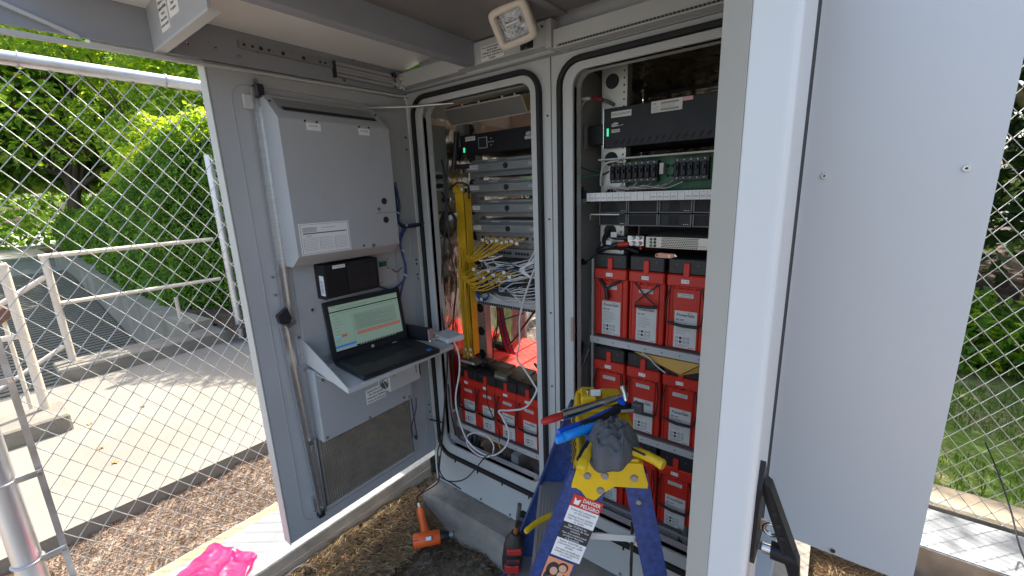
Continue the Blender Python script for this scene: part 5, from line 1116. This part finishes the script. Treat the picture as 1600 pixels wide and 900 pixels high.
sheet('ground', -60, 60, -60, 60, 2, 2, lambda x, y: -.9, ASPH)
sheet('yard_soil', -.10, 1.62, -2.6, .06, 110, 150, yard, SOIL)
sheet('needle_bed', 1.46, 4.2, -2.6, .74, 60, 80, lambda x, y: .07+nz(x, y, 7, .03), NEEDLE)
sheet('mulch_strip', -1.16, -.46, -3.5, 3.0, 60, 200, lambda x, y: .115+nz(x, y, 8, .03)+nz(x, y, 30, .008), MULCH)
p = P(); p.prism([(-1.13, -5, .205), (-1.13, 9, .205), (-3.52, 9, .205), (-3.52, -5, .205)], (0, 0, -.14), WALK); o = p.build('sidewalk', bevel=.012); struct(o)
p = P()
p.box(-3.52, -1.14, -.93, -.926, .2053, .2060, CONCP)
p.box(-2.36, -2.354, -5, 9, .2053, .2060, CONCP); o = p.build('sidewalk_joints'); struct(o)
sheet('leaf_soil', -1.2, -.4, 3, 9, 4, 20, lambda x, y: .1, MULCH)
# lawn + bed behind
sheet('lawn', -.5, 14, 1.26, 3.5, 60, 20, lambda x, y: .13+nz(x, y, 3, .03), GRASSG)
sheet('planting_bed', -.5, 16, 3.45, 14, 60, 40, lambda x, y: .14+.06*(y-3.45)*.5+nz(x, y, 2, .08), BED)
# deck strips and kerbs
def single(p, name, label, cat, loc, bevel=0, group=None):
    o = p.build(name, None, loc, bevel=bevel); return tag(o, label, cat, group)
t = thing('deck_strip', 'pale galvanised deck strip along the left fence, running under the open door', 'deck strip', (-.24, -.8, 0))
P().box(-.385, -.090, -3.0, .98, .246, .250, GALVB).build('top_plate', t); P().box(-.092, -.088, -3.0, .02, -.1, .2458, BEAMS).build('side_plate', t); P().box(-.0878, -.084, -3.0, .02, .195, .2, BEAMS).build('lip', t); P().box(-.385, -.381, -3.0, .98, -.1, .2458, GALV).build('side_plate', t)
P().box(-.455, -.3855, -3.0, .98, .0, .235, mat('yellowed_concrete', (.40, .33, .20), .9, var=.2, scale=20, bump=.4)).build('concrete_edge', t)
t = thing('deck_strip', 'pale galvanised deck strip under the back fence, right of the cabinet', 'deck strip', (2.2, .85, 0))
P().box(1.47, 4.5, .735, 1.01, .246, .250, GALVB).build('top_plate', t); P().box(1.47, 4.5, .731, .735, -.05, .2458, GALV).build('side_plate', t)
t = thing('kerb', 'weathered timber-coloured concrete kerb between the back fence and the lawn', 'kerb', (2.2, 1.1, 0)); P().bevbox(-.5, 6, 1.055, 1.235, -.05, .255, mat('kerb_stone', (.36, .29, .20), .9, var=.2, scale=6, bump=.4, dirt=.3), .012).build('kerb_stone', t)
# plinth
p = P(); pr = [(-.16, 0.0), (-.145, .035), (-.115, .150), (-.10, .163), (-.03, .166), (.3, .166), (.3, 0)]
p.prism([(-.005, y, z) for y, z in pr], (1.52, 0, 0), CONCP); single(p, 'concrete_plinth', 'stained concrete plinth with a chamfered edge under the cabinet', 'plinth', (.7, 0, 0), bevel=.006)
p = P(); p.box(-.08, 1.6, .3, .98, -.1, .16, CONCP); o = p.build('pad'); struct(o)
# ================================================================ chain-link fences
WIRE = mat('fence_wire', (.50, .50, .49), .4, .65, var=.1, scale=20); PIPE = mat('galvanised_pipe', (.66, .66, .66), .34, .75, var=.18, scale=7, bump=.03, bscale=120, stretch=(1, 1, .3))
def mesh_net(name, parent, o, d, nrm, length, z0, z1, pw=.067, ph=.085, r=.0015):
    o, d, nrm = Vector(o), Vector(d), Vector(nrm); n = int(length/(pw/2)); K = int((z1-z0)/(ph/2)); p = P(); rg = random.Random(1)
    for i in range(n):
        pts = []
        for k in range(K+1):
            s = (i+(k+i) % 2)*pw/2; off = .0022*(1 if (k+i) % 2 else -1); wob = .0
            pts.append(o+d*s+nrm*off+Vector((0, 0, z0+k*ph/2-o.z)))
        # small bulge around the knots
        q = []; rs = []
        for k, a in enumerate(pts):
            if k: b_ = pts[k-1]; q.append(a.lerp(b_, .09)); rs.append(r)
            q.append(a); rs.append(r*1.75)
            if k < K: b_ = pts[k+1]; q.append(a.lerp(b_, .09)); rs.append(r)
        p.tube(q, rs, WIRE, 4, cap=False)
    return p.build(name, parent)
def pipe(name, parent, a, b, r, m=PIPE, n=20): return P().tube([a, Vector(a).lerp(Vector(b), .5), b], r, m, n).build(name, parent)
t = thing('chain_link_fence', 'galvanised chain-link fence panel left of the open door with a top rail', 'fence', (-.5, -.3, .15))
mesh_net('wire_mesh', t, (-.5, -1.285, 0), (0, 1, 0), (1, 0, 0), 2.27, .20, 2.135)
pipe('top_rail', t, (-.5, -3.0, 2.10), (-.5, 1.0, 2.10), .021)
p = P(); p.box(-.504, -.496, -1.300, -1.283, .18, 2.08, GALV); p.build('tension_bar', t)
def tie(y): return P().tube([(-.5+.024*math.cos(a), y+.002*math.sin(a), 2.10+.024*math.sin(a)) for a in np.linspace(0, 2*math.pi, 14)[:-1]], .0016, GALV, 5, closed=True).build('wire_tie', t)
for y in (-1.085, -.72, -.1, .5): tie(y)
p = P(); p.tube([(-.5, -1.28, .205), (-.5, .98, .2)], .002, WIRE, 5); p.build('bottom_wire', t)
t = thing('gate_post', 'thick galvanised gate post with tension bands at the lower left corner', 'post', (-.33, -1.375, .1))
gp = Vector((-0.5326, -1.3720, 0.4683)); pipe('post', t, (-.5, -1.375, .05), (-.5, -1.375, 2.15), .035)
for z in (1.13, .80, .50, .36):
    p = P(); p.tube([(-.5+.037*math.cos(a), -1.375+.037*math.sin(a), z) for a in np.linspace(0, 2*math.pi, 22)[:-1]], .0045, GALV, 6, closed=True); p.box(-.475, -.470, -1.345, -1.285, z-.010, z+.010, GALV); p.cyl((-.49, -1.292, z), (-.462, -1.292, z), .006, STEEL, n=8); p.build('tension_band', t)
t = thing('chain_link_fence', 'chain-link fence behind the cabinet, seen to the right of the plain panel', 'fence', (2.0, 1.0, .25))
mesh_net('wire_mesh', t, (-.5, 1.03, 0), (1, 0, 0), (0, 1, 0), 4.2, .26, 2.10, .066, .084)
pipe('top_rail', t, (-.5, 1.03, 2.08), (4.2, 1.03, 2.08), .021)
for x in (-.5, 3.9): pipe('post', t, (x, 1.03, .1), (x, 1.03, 2.12), .03)
cable([(2.1023, 1.0000, 0.6198), (2.1535, 0.9900, 0.5030), (2.1832, 0.9000, 0.4054), (2.1904, 0.8000, 0.3448), (2.2028, 0.7500, 0.3109)], .003, BCAB, 'signal_cable', 'thin black cord trailing from the back fence onto the deck')
# far post with mesh
t = thing('chain_link_fence', 'distant galvanised fence post with mesh in front of the clipped hedge', 'fence', (-3.51, .36, .2))
pipe('post', t, (-3.51, .36, .2), (-3.51, .36, 2.12), .034)
mesh_net('wire_mesh', t, (-3.51, .38, 0), (.45, .89, 0), (.89, -.45, 0), 1.6, .22, 2.05, .067, .085, .0016)
# ================================================================ railings
t = thing('handrail', 'cream pipe railing along the far kerb with two horizontal rails', 'railing', (-3.75, -.9, .32))
pipe('post', t, (-3.75, -.90, .32), (-3.75, -.90, 1.27), .026, RAILW, 14); pipe('rail', t, (-3.75, -.93, 1.265), (-3.75, .34, 1.275), .021, RAILW, 12); pipe('rail', t, (-3.75, -.90, .85), (-3.75, .34, .845), .019, RAILW, 12)
pipe('sloping_rail', t, (-3.76, -.92, 1.09), (-3.8, -2.0, .42), .022, RAILW, 12); pipe('sloping_rail', t, (-3.76, -.93, .47), (-3.8, -2.0, -.18), .02, RAILW, 12)
pipe('post', t, (-4.35, .06, .3), (-4.35, .06, .62), .02, RAILW, 10)
t = thing('handrail', 'nearer cream pipe railing post with rails running off to the left', 'railing', (-2.62, -1.17, .32))
pipe('post', t, (-2.63, -1.17, .32), (-2.63, -1.17, 1.32), .025, RAILW, 14); pipe('rail', t, (-2.63, -1.15, 1.31), (-2.63, -3, 1.31), .021, RAILW, 12); pipe('rail', t, (-2.63, -1.17, .85), (-2.63, -3, .83), .019, RAILW, 12)
# kerbs by the ramp
KC = mat('kerb_concrete', (.20, .18, .145), .9, var=.18, scale=8, bump=.35, dirt=.5)
single(P().bevbox(-3.86, -3.5, -1.02, .62, .1, .322, KC, .012), 'kerb', 'low concrete kerb carrying the far cream railing', 'kerb', (-3.68, -.2, .2))
single(P().bevbox(-2.72, -2.38, -3.5, -1.085, .1, .322, KC, .012), 'kerb', 'low concrete kerb under the nearer cream railing post', 'kerb', (-2.55, -1.8, .2))
# ramp going down between the kerbs and the retaining wall
RIB = ramp_nodes('ribbed_ramp', [(.15, .14, .11), (.19, .175, .14), (.23, .21, .17)], 3)
def rz_(x):
    xs = [-3.87, -5.0, -11, -12.0, -16]; zs = [-.62, -.56, .24, .30, .34]
    return float(np.interp(-x, [-a for a in xs], zs))
p = P(); n = 74; GRV = mat('ramp_groove', (.11, .10, .075), .9)
for i in range(n):
    x0 = -3.87-8.18*i/n; x1 = x0-8.18/n*.70; x2 = x0-8.18/n; z0 = rz_(x0)+.02; z1 = rz_(x1)+.02; z2 = rz_(x2)+.02
    p.add([(x0, -4.5, z0), (x0, -.02, z0), (x1, -4.5, z1), (x1, -.02, z1)], [(0, 1, 3, 2)], RIB); p.add([(x1, -4.5, z1), (x1, -.02, z1), (x1, -4.5, z1-.02), (x1, -.02, z1-.02), (x2, -4.5, z2-.02), (x2, -.02, z2-.02), (x2, -4.5, z2), (x2, -.02, z2)], [(0, 1, 3, 2), (2, 3, 5, 4), (4, 5, 7, 6)], GRV)
o = p.build('ramp'); struct(o)
sheet('road', -60, -12.05, -20, 3, 20, 20, lambda x, y: .30-.012*(-12-x), mat('pale_road', (.30, .29, .28), .9, var=.15, scale=.6))
p = P(); p.box(-3.5, -2.7, -6, -1.2, -.2, .2, WALK); p.build('side_path').__setitem__('kind', 'structure')
WALLC = mat('wall_concrete', (.30, .265, .20), .9, var=.2, scale=2.5, bump=.3, dirt=.35, stretch=(1, 1, .4))
p = P(); p.prism([(-3.86, .0, -.9), (-3.86, .0, .40), (-5.2, .0, .33), (-8.0, .0, .30), (-10.8, .0, .62), (-13.5, .0, .62), (-13.5, 0, -.9)], (0, .22, 0), WALLC); single(p, 'retaining_wall', 'stained concrete retaining wall beside the ribbed ramp, below the hedge', 'wall', (-7, .1, -.9))
sheet('hedge_soil', -20, -3.3, .22, 12, 30, 20, lambda x, y: .36, BED)

# ================================================================ foliage
def leaf_mat(name, dark, light, trans=.45):
    m = bpy.data.materials.new(name); m.use_nodes = True; n = m.node_tree.nodes; Lk = m.node_tree.links; b = n['Principled BSDF']; out = n['Material Output']
    g = n.new('ShaderNodeNewGeometry'); r = n.new('ShaderNodeValToRGB'); e = r.color_ramp.elements; e[0].color = (*dark, 1); e[1].color = (*light, 1); e[0].position = .1; e[1].position = 1
    e.new(.85).color = (*[a*.6+c*.4 for a, c in zip(dark, light)], 1)
    Lk.new(g.outputs['Random Per Island'], r.inputs[0]); Lk.new(r.outputs[0], b.inputs['Base Color']); b.inputs['Roughness'].default_value = .38; b.inputs['Specular IOR Level'].default_value = .4
    t = n.new('ShaderNodeBsdfTranslucent'); hs = n.new('ShaderNodeHueSaturation'); hs.inputs['Value'].default_value = 2.4; hs.inputs['Hue'].default_value = .48; Lk.new(r.outputs[0], hs.inputs['Color']); Lk.new(hs.outputs[0], t.inputs[0])
    mx = n.new('ShaderNodeMixShader'); mx.inputs[0].default_value = trans; Lk.new(b.outputs[0], mx.inputs[1]); Lk.new(t.outputs[0], mx.inputs[2]); Lk.new(mx.outputs[0], out.inputs[0]); return m
LEAFH = leaf_mat('hedge_leaf', (.075, .17, .02), (.22, .38, .035), .55); LEAFT = leaf_mat('tree_leaf', (.10, .19, .028), (.26, .42, .05), .65); LEAFD = leaf_mat('dark_leaf', (.025, .06, .016), (.09, .16, .03), .35); LEAFY = leaf_mat('sun_bright_leaf', (.17, .30, .015), (.52, .54, .03), .55); LEAFC = leaf_mat('conifer_leaf', (.012, .03, .012), (.04, .075, .02), .15)
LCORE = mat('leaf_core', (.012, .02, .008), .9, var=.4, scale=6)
BARK = mat('bark', (.10, .075, .05), .9, var=.3, scale=12, bump=.8, bscale=30, stretch=(1, 1, .25)); MOSSB = mat('mossy_bark', (.14, .12, .05), .9, var=.35, scale=9, bump=.8, bscale=30)
def leafmesh(C, size, seed, bias=None, asp=.5):
    rg = np.random.default_rng(seed); N = len(C); C = np.asarray(C)
    a = rg.normal(size=(N, 3)); 
    if bias is not None: a = a*.75+np.asarray(bias)
    nrm = a/np.linalg.norm(a, axis=1)[:, None]; b = rg.normal(size=(N, 3)); b -= (b*nrm).sum(1)[:, None]*nrm; b /= np.linalg.norm(b, axis=1)[:, None]; c = np.cross(nrm, b)
    s = (size*(.6+.8*rg.random(N)))[:, None]; f = nrm*s*.16
    v = np.stack([C-b*s*.5, C+c*s*asp*.5-b*s*.05+f, C+b*s*.5, C-c*s*asp*.5-b*s*.05+f], 1).reshape(-1, 3)
    return v
def leaf_obj(name, groups, parent=None, core=None):
    # groups: list of (verts, material)
    V = np.concatenate([g[0] for g in groups]); n = len(V)//4; me = bpy.data.meshes.new(name)
    base = wloc(parent) if parent else Vector((0, 0, 0)); V = V-np.array(base)
    idx = np.arange(n)*4; tri = np.stack([idx, idx+1, idx+2, idx, idx+2, idx+3], 1).reshape(-1)
    me.vertices.add(len(V)); me.vertices.foreach_set('co', V.reshape(-1).astype(np.float32)); me.loops.add(len(tri)); me.loops.foreach_set('vertex_index', tri.astype(np.int32)); nf = 2*n
    me.polygons.add(nf); me.polygons.foreach_set('loop_start', (np.arange(nf)*3).astype(np.int32)); me.polygons.foreach_set('loop_total', np.full(nf, 3, np.int32))
    mi = np.concatenate([np.full(len(g[0])//2, k, np.int32) for k, g in enumerate(groups)]); me.polygons.foreach_set('material_index', mi)
    for g in groups: me.materials.append(g[1])
    me.update(); me.validate(); o = bpy.data.objects.new(name, me); COL.objects.link(o)
    if parent: o.parent = parent
    return o
# clipped hedge along the wall
t = thing('hedge', 'dense leafy hedge with sunlit yellow-green top growing over the retaining wall', 'hedge', (-7, 1.2, .36))
def hf(x): return .22+max(0, x+5.0)*.5
def hh(x): return float(np.interp(-x, [3, 4.1, 5.5, 7, 11, 16], [2.85, 2.8, 2.55, 2.25, 1.65, 1.6]))
rg = np.random.default_rng(2); grp = []
def hedge_pts(n, xa, xb, top):
    x = xa+(xb-xa)*rg.random(n); out = []
    for xx in x:
        H = hh(xx)+.12*mn.noise(Vector((xx*1.8, 0, 1)))+.0
        if top: y = hf(xx)+rg.random()*1.6; z = H+.18*mn.noise(Vector((xx*2, y*2, 5)))-abs(rg.normal())*.10
        else:
            z = .30+(H-.30)*rg.random(); round_ = .35*max(0, (z-H+.5)/.5)**2; y = hf(xx)+round_+.16*mn.noise(Vector((xx*2.2, z*2.2, 0)))+abs(rg.normal())*.10-.02
        out.append((xx, y, z))
    return out
C = hedge_pts(26000, -2.6, -6.2, False); grp.append((leafmesh(C, np.full(len(C), .060), 3, (.25, -.8, .5)), LEAFH))
C = hedge_pts(13000, -6.2, -14, False); grp.append((leafmesh(C, np.full(len(C), .10), 4, (.2, -.8, .5)), LEAFH))
C = hedge_pts(9000, -2.6, -8, True); grp.append((leafmesh(C, np.full(len(C), .075), 5, (0, -.3, .9)), LEAFY))  # sunlight on the hedge top put into yellower leaf colour
C = hedge_pts(3500, -3, -11, False); C = [(x, y, z) for x, y, z in C if z > hh(x)-.5 or rg.random() < .12]; grp.append((leafmesh(C, np.full(len(C), .075), 6, (.2, -.6, .6)), LEAFY))
leaf_obj('foliage', grp, t)
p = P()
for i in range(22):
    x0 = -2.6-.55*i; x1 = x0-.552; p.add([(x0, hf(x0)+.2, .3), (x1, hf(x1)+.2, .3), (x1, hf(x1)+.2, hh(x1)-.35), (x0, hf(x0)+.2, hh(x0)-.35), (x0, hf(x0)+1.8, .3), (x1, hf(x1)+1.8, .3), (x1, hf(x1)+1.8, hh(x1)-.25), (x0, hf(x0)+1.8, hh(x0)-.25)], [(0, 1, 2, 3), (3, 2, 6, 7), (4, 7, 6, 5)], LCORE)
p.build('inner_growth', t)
# broadleaf trees behind
def tree(label, x, y, z0, trunk_h, r, R_, H, seed, m1, m2, n, ls, group='trees beyond the fence', name='tree', bm=None, fr=.25, low=.35):
    t = thing(name, label, 'tree', (x, y, z0), group); rg = np.random.default_rng(seed); rr = random.Random(seed); p = P()
    top = Vector((x+rr.uniform(-.3, .3), y+rr.uniform(-.3, .3), z0+H*.8)); bmm = bm or BARK
    p.tube(spline([(x, y, z0-.1), (x+.06, y, z0+trunk_h*.5), (x-.04, y+.05, z0+trunk_h), top], 5), [r*(1.25-.95*k/15) for k in range(16)], bmm, 10)
    cl = []
    for k in range(26):
        th = rr.uniform(0, 6.28); ph = rr.uniform(-.7, 1); s = rr.uniform(.45, 1); c = Vector((x+R_*s*math.cos(th)*math.sqrt(max(0, 1-ph*ph*.8)), y+R_*s*math.sin(th)*math.sqrt(max(0, 1-ph*ph*.8)), z0+trunk_h*low+(H-trunk_h*low)*(.5+.5*ph*s))); cl.append((c, R_*rr.uniform(.26, .42)))
        if k < 14: a = Vector((x, y, z0+trunk_h*rr.uniform(.5, 1.4))); p.tube(spline([a, a.lerp(c, .5)+Vector((0, 0, .15)), c], 3), [r*.4, r*.36, r*.3, r*.24, r*.2, r*.15, r*.1], bmm, 6)
    p.build('trunk', t); pts = []; 
    for c, cr in cl:
        k = n//len(cl); d = rg.normal(size=(k, 3)); d /= np.linalg.norm(d, axis=1)[:, None]; rad = cr*(.55+.55*rg.random(k)**.6); pts.append(np.array(c)+d*rad[:, None]*np.array([1, 1, .75]))
    C = np.concatenate(pts); sel = rg.random(len(C)) < fr
    leaf_obj('crown', [(leafmesh(C[~sel], np.full((~sel).sum(), ls), seed, (0, 0, .5)), m1), (leafmesh(C[sel], np.full(sel.sum(), ls), seed+1, (0, 0, .6)), m2)], t)
    return t
tree('broad leafy tree rising just behind the hedge top, right of the others', -5.6, 3.3, .36, 1.8, .06, 2.1, 5.2, 11, LEAFT, LEAFY, 30000, .08, fr=.4)
tree('tall bright-leaved tree behind the middle of the hedge', -8.0, 2.8, .36, 1.8, .07, 2.6, 7.0, 12, LEAFT, LEAFY, 36000, .10, low=.1, fr=.4)
tree('shady leafy tree overhanging the ramp at the far left', -11.0, 2.0, .36, 1.8, .07, 2.6, 8.0, 13, LEAFT, LEAFY, 36000, .12, low=.1, fr=.4)
tree('distant tree over the pale road at the left edge', -16.0, .9, .3, 2.4, .2, 3.6, 9.5, 14, LEAFT, LEAFY, 18000, .20, low=.1)
tree('tree across the pale road, furthest to the left', -20.0, -5.5, .0, 3.0, .2, 3.6, 9.0, 15, LEAFT, LEAFY, 12000, .24, low=.2)
tree('tall slender tree behind the hedge near the fence corner', -3.6, 6.0, .36, 2.0, .08, 2.2, 6.2, 16, LEAFT, LEAFY, 16000, .10)
# dark growth at the right
tree('mossy-trunked evergreen at the right edge beyond the lawn', 3.0, 4.25, .15, 2.2, .13, 1.6, 5.5, 21, LEAFD, LEAFH, 14000, .11, 'evergreens beyond the lawn', bm=MOSSB, low=.75)
tree('dark evergreen behind the lawn, left of the mossy trunk', 1.6, 5.2, .15, 1.2, .12, 2.0, 5.5, 22, LEAFC, LEAFD, 14000, .12, 'evergreens beyond the lawn', low=.3)
tree('dark evergreen behind the lawn, right of the mossy trunk', 4.6, 5.6, .15, 1.2, .12, 2.4, 6.0, 23, LEAFC, LEAFD, 14000, .12, 'evergreens beyond the lawn', low=.3)
def shrub(label, x, y, z0, r, h, seed, m, n, ls):
    t = thing('shrub', label, 'shrub', (x, y, z0), 'low shrubs beyond the lawn'); rg = np.random.default_rng(seed); d = rg.normal(size=(n, 3)); d /= np.linalg.norm(d, axis=1)[:, None]; rad = (.45+.6*rg.random(n)); C = np.array([x, y, z0+h*.45])+d*rad[:, None]*np.array([r, r, h*.55]); C = C[C[:, 2] > z0]
    sel = rg.random(len(C)) < .2
    leaf_obj('foliage', [(leafmesh(C[~sel], np.full((~sel).sum(), ls), seed, (0, -.3, .6)), m), (leafmesh(C[sel], np.full(sel.sum(), ls), seed+1, (0, -.3, .6)), LEAFY)], t)
    p = P(); rr = random.Random(seed)
    for k in range(6): p.tube([(x, y, z0-.02), (x+rr.uniform(-r, r)*.6, y+rr.uniform(-r, r)*.6, z0+h*.8)], [.012, .004], BARK, 5)
    p.build('stems', t)
for k, (x, y, r_, h_) in enumerate(((2.45, 3.55, .45, .62), (3.1, 3.5, .5, .66), (3.9, 3.7, .55, .7), (1.7, 3.8, .55, .7), (.9, 3.7, .5, .6))):
    shrub(('bushy green shrub at the far edge of the lawn beside the big panel', 'green shrub at the right edge of the photo beyond the lawn', 'low shrub past the right edge of the lawn', 'shrub hidden mostly behind the big plain panel', 'shrub behind the cabinet at the lawn edge')[k], x, y, .13, r_, h_, 40+k, LEAFH, 2600, .07)
# far masses
def mass(name, label, boxes, m, n, ls, seed):
    rg = np.random.default_rng(seed); C = []
    for (x0, x1, y0, y1, z0, z1) in boxes: q = rg.random((n, 3)); C.append(np.stack([x0+(x1-x0)*q[:, 0], y0+(y1-y0)*q[:, 1], z0+(z1-z0)*q[:, 2]], 1))
    C = np.concatenate(C); o = leaf_obj(name, [(leafmesh(C, np.full(len(C), ls), seed), m)]); o['label'] = label; o['category'] = 'foliage'; o['kind'] = 'stuff'; return o
mass('far_woods', 'far dark woods closing the view behind the trees', [(-14, -3, 5.2, 6.4, .3, 7.5), (-26, -12, 4.5, 6, 0, 9), (-12, 0, 8, 10, 0, 9), (-27, -24, -10, 6, 0, 11), (-19, -16, -1.0, 3.5, 2.2, 9)], LEAFT, 20000, .33, 61)
mass('dark_undergrowth', 'dark undergrowth behind the evergreens at the right', [(0, 10, 6.6, 7.8, 0, 7), (0, 12, 9, 11, 0, 9), (7, 9, 2.0, 8, 0, 7)], LEAFD, 9000, .27, 62)
# ---- grass, needles, chips
def blades(name, label, n, reg, zf, h, wd, m, seed, lay=False, cat='ground cover'):
    rg = np.random.default_rng(seed); x = reg[0]+(reg[1]-reg[0])*rg.random(n); y = reg[2]+(reg[3]-reg[2])*rg.random(n); z = np.array([zf(a, b) for a, b in zip(x, y)])
    if name == 'grass':
        kp = np.array([mn.noise(Vector((a*1.7, b*1.7, 8.0))) < .16 for a, b in zip(x, y)]); x, y, z = x[kp], y[kp], z[kp]; n = len(x)
    th = rg.random(n)*6.283; L_ = h*(.5+rg.random(n)); B = np.stack([x, y, z+.001], 1)
    if lay: T = B+np.stack([np.cos(th)*L_, np.sin(th)*L_, .006+.012*rg.random(n)], 1); B[:, 2] += .002+.008*rg.random(n)
    else: T = B+np.stack([np.cos(th)*L_*.35, np.sin(th)*L_*.35, L_], 1)
    s = np.stack([-np.sin(th), np.cos(th), 0*th], 1)*wd; M_ = (B+T)*.5+np.array([0, 0, .004]); v = np.stack([B-s*.5, M_-s*.6, T, M_+s*.6], 1).reshape(-1, 3)
    o = leaf_obj(name, [(v, m)]); o['label'] = label; o['category'] = cat; o['kind'] = 'stuff'; return o
GR = leaf_mat('grass_blade_shaded', (.05, .12, .012), (.16, .27, .03), .35)  # blade greens darkened to stand in for tree shade on the lawn
def lawnz(x, y): return .13+nz(x, y, 3, .03)
blades('grass', 'short grass of the lawn beyond the kerb, darkened as if in tree shade', 26000, (-.4, 5, 1.27, 3.5), lawnz, .045, .005, GR, 71)
def smat(name, d, l): m = leaf_mat(name, d, l, .05); return m
STR = smat('dry_needles', (.16, .10, .05), (.58, .43, .22)); STR2 = smat('pale_sunlit_straw', (.40, .29, .15), (.78, .64, .40)); CHP = smat('bark_chips', (.14, .095, .065), (.38, .28, .20))
def yz(x, y): return yard(x, y)
def rz0(a, b): return .07+nz(a, b, 7, .03)
def mz(a, b): return .115+nz(a, b, 8, .03)+nz(a, b, 30, .008)
blades('dry_needles', 'dry pine needles scattered over the soil in front of the cabinet', 9000, (-.08, 1.4, -1.3, -.12), yz, .030, .0016, STR, 72, True)
blades('pale_sunlit_straw', 'pale dry straw piled beside the deck strip and heat gun, lightened to look sunlit', 7000, (-.08, .16, -.9, -.12), lambda x, y: yz(x, y)+.012, .04, .0020, STR2, 73, True)  # straw colour raised to stand in for a strip of sunlight
blades('pine_needles', 'thick layer of brown pine needles under the plain panel', 16000, (1.46, 2.9, -.3, .72), rz0, .06, .0020, STR, 74, True)
blades('bark_mulch', 'brown bark mulch and straw between the sidewalk and fence', 36000, (-1.13, -.46, -1.6, 1.2), mz, .014, .0017, CHP, 75, True)
# fallen leaves
FL = mat('fallen_leaf', (.45, .20, .08), .7, var=.3, scale=30)
spots = [((-2.3886, -0.7250, 0.2070), 'sidewalk'), ((-2.3868, -1.0099, 0.2070), 'sidewalk'), ((-1.9135, -1.0288, 0.2070), 'sidewalk'), ((-1.6386, -1.0088, 0.2070), 'sidewalk'), ((-1.1107, -0.7198, 0.1350), 'mulch'), ((-0.6451, -1.0886, 0.1350), 'mulch'), ((0.0153, -0.6567, 0.1500), 'soil'), ((0.0940, -0.5782, 0.1400), 'soil'), ((0.0088, -0.5610, 0.1400), 'soil')]
lab = ('on the pale sidewalk near the railing kerb', 'on the sidewalk crack', 'in the middle of the near sidewalk slab', 'lowest of those on the sidewalk', 'on the mulch at the sidewalk edge', 'on the mulch by the fence foot', 'at the foot of the deck strip', 'on the soil at the bottom edge', 'in the straw below the heat gun')
for k, (s, _) in enumerate(spots):
    s = Vector(s); rr = random.Random(k); a = rr.uniform(0, 6.28); sc = .022 if s.z > .2 else .013; p = P(); n = 10
    vs = [(s.x+sc*(1+.35*math.cos(5*q))*math.cos(q+a), s.y+sc*.7*(1+.35*math.cos(5*q))*math.sin(q+a), s.z+.004+.004*math.sin(2*q)) for q in np.linspace(0, 2*math.pi, n+1)[:-1]]
    p.add(vs+[(s.x, s.y, s.z+.006)], [(i, (i+1) % n, n) for i in range(n)], FL); single(p, 'fallen_leaf', 'curled orange-brown fallen leaf '+lab[k], 'leaf', tuple(s), group='fallen leaves')
# pine cones
CONE = mat('pine_cone', (.13, .075, .045), .8, var=.4, scale=60); CONEL = mat('cone_tip', (.34, .24, .17), .8)
def cone(c, s, ax_, label):
    c = Vector(c); ax_ = Vector(ax_).normalized(); e1 = ax_.orthogonal().normalized(); e2 = ax_.cross(e1); p = P()
    p.tube([c-ax_*s*.9, c-ax_*s*.3, c+ax_*s*.5, c+ax_*s], [s*.4, s*.5, s*.35, s*.1], CONE, 8)
    for j in range(9):
        for i in range(8):
            a = 2*math.pi*(i+.5*(j % 2))/8; tt = -.85+1.75*j/8; rad = s*.62*math.cos(tt*1.15)+s*.08; d = e1*math.cos(a)+e2*math.sin(a); q = c+ax_*(tt*s)+d*rad*.5; q2 = c+ax_*(tt*s+s*.12)+d*rad; sd = ax_.cross(d)*s*.13
            p.add([q-sd*.6, q+sd*.6, q2+sd, q2-sd, q2+ax_*s*.06], [(0, 1, 2, 3), (2, 4, 3)], CONE); p.add([q2-sd, q2+sd, q2+ax_*s*.07+d*s*.03], [(0, 1, 2)], CONEL)
    single(p, 'pine_cone', label, 'pine cone', tuple(c-Vector((0, 0, s*.4))), group='pine cones')
cone((1.9790, 0.8219, 0.1100), .045, (1, .3, .1), 'open brown pine cone beside the foot of the right deck strip')
cone((0.0696, -0.4442, 0.1200), .022, (.5, .5, .5), 'small dark pine cone in the straw left of the heat gun')
cone((2.0637, 0.8391, 0.1000), .035, (.3, 1, .0), 'pale broken pine cone at the bottom right corner')
cone((-0.0464, -0.7005, 0.1500), .022, (1, .2, .2), 'small cone among litter beside the left deck strip')
cable([(-0.0459, -0.7790, 0.2000), (-0.0246, -0.7406, 0.2200), (-0.0261, -0.7036, 0.2000), (-0.0140, -0.6780, 0.1600)], .0015, LGREY, 'loose_wire', 'thin bent grey wire among the litter beside the left deck strip')

t = thing('metal_box', 'small rusty brown metal plate poking in at the left edge beside the railing', 'metal plate', (-2.9000, -1.2273, 0.9631)); q = Vector((-2.9000, -1.2273, 0.9631))
P(Matrix.Translation(q) @ Matrix.Rotation(R(38), 4, 'X')).bevbox(-.04, .04, -.05, .05, -.035, .035, mat('rust', (.16, .08, .05), .8), .006).build('plate', t); P().cyl(q, (q.x, q.y, .2), .012, RAILW, n=8).build('stem', t)
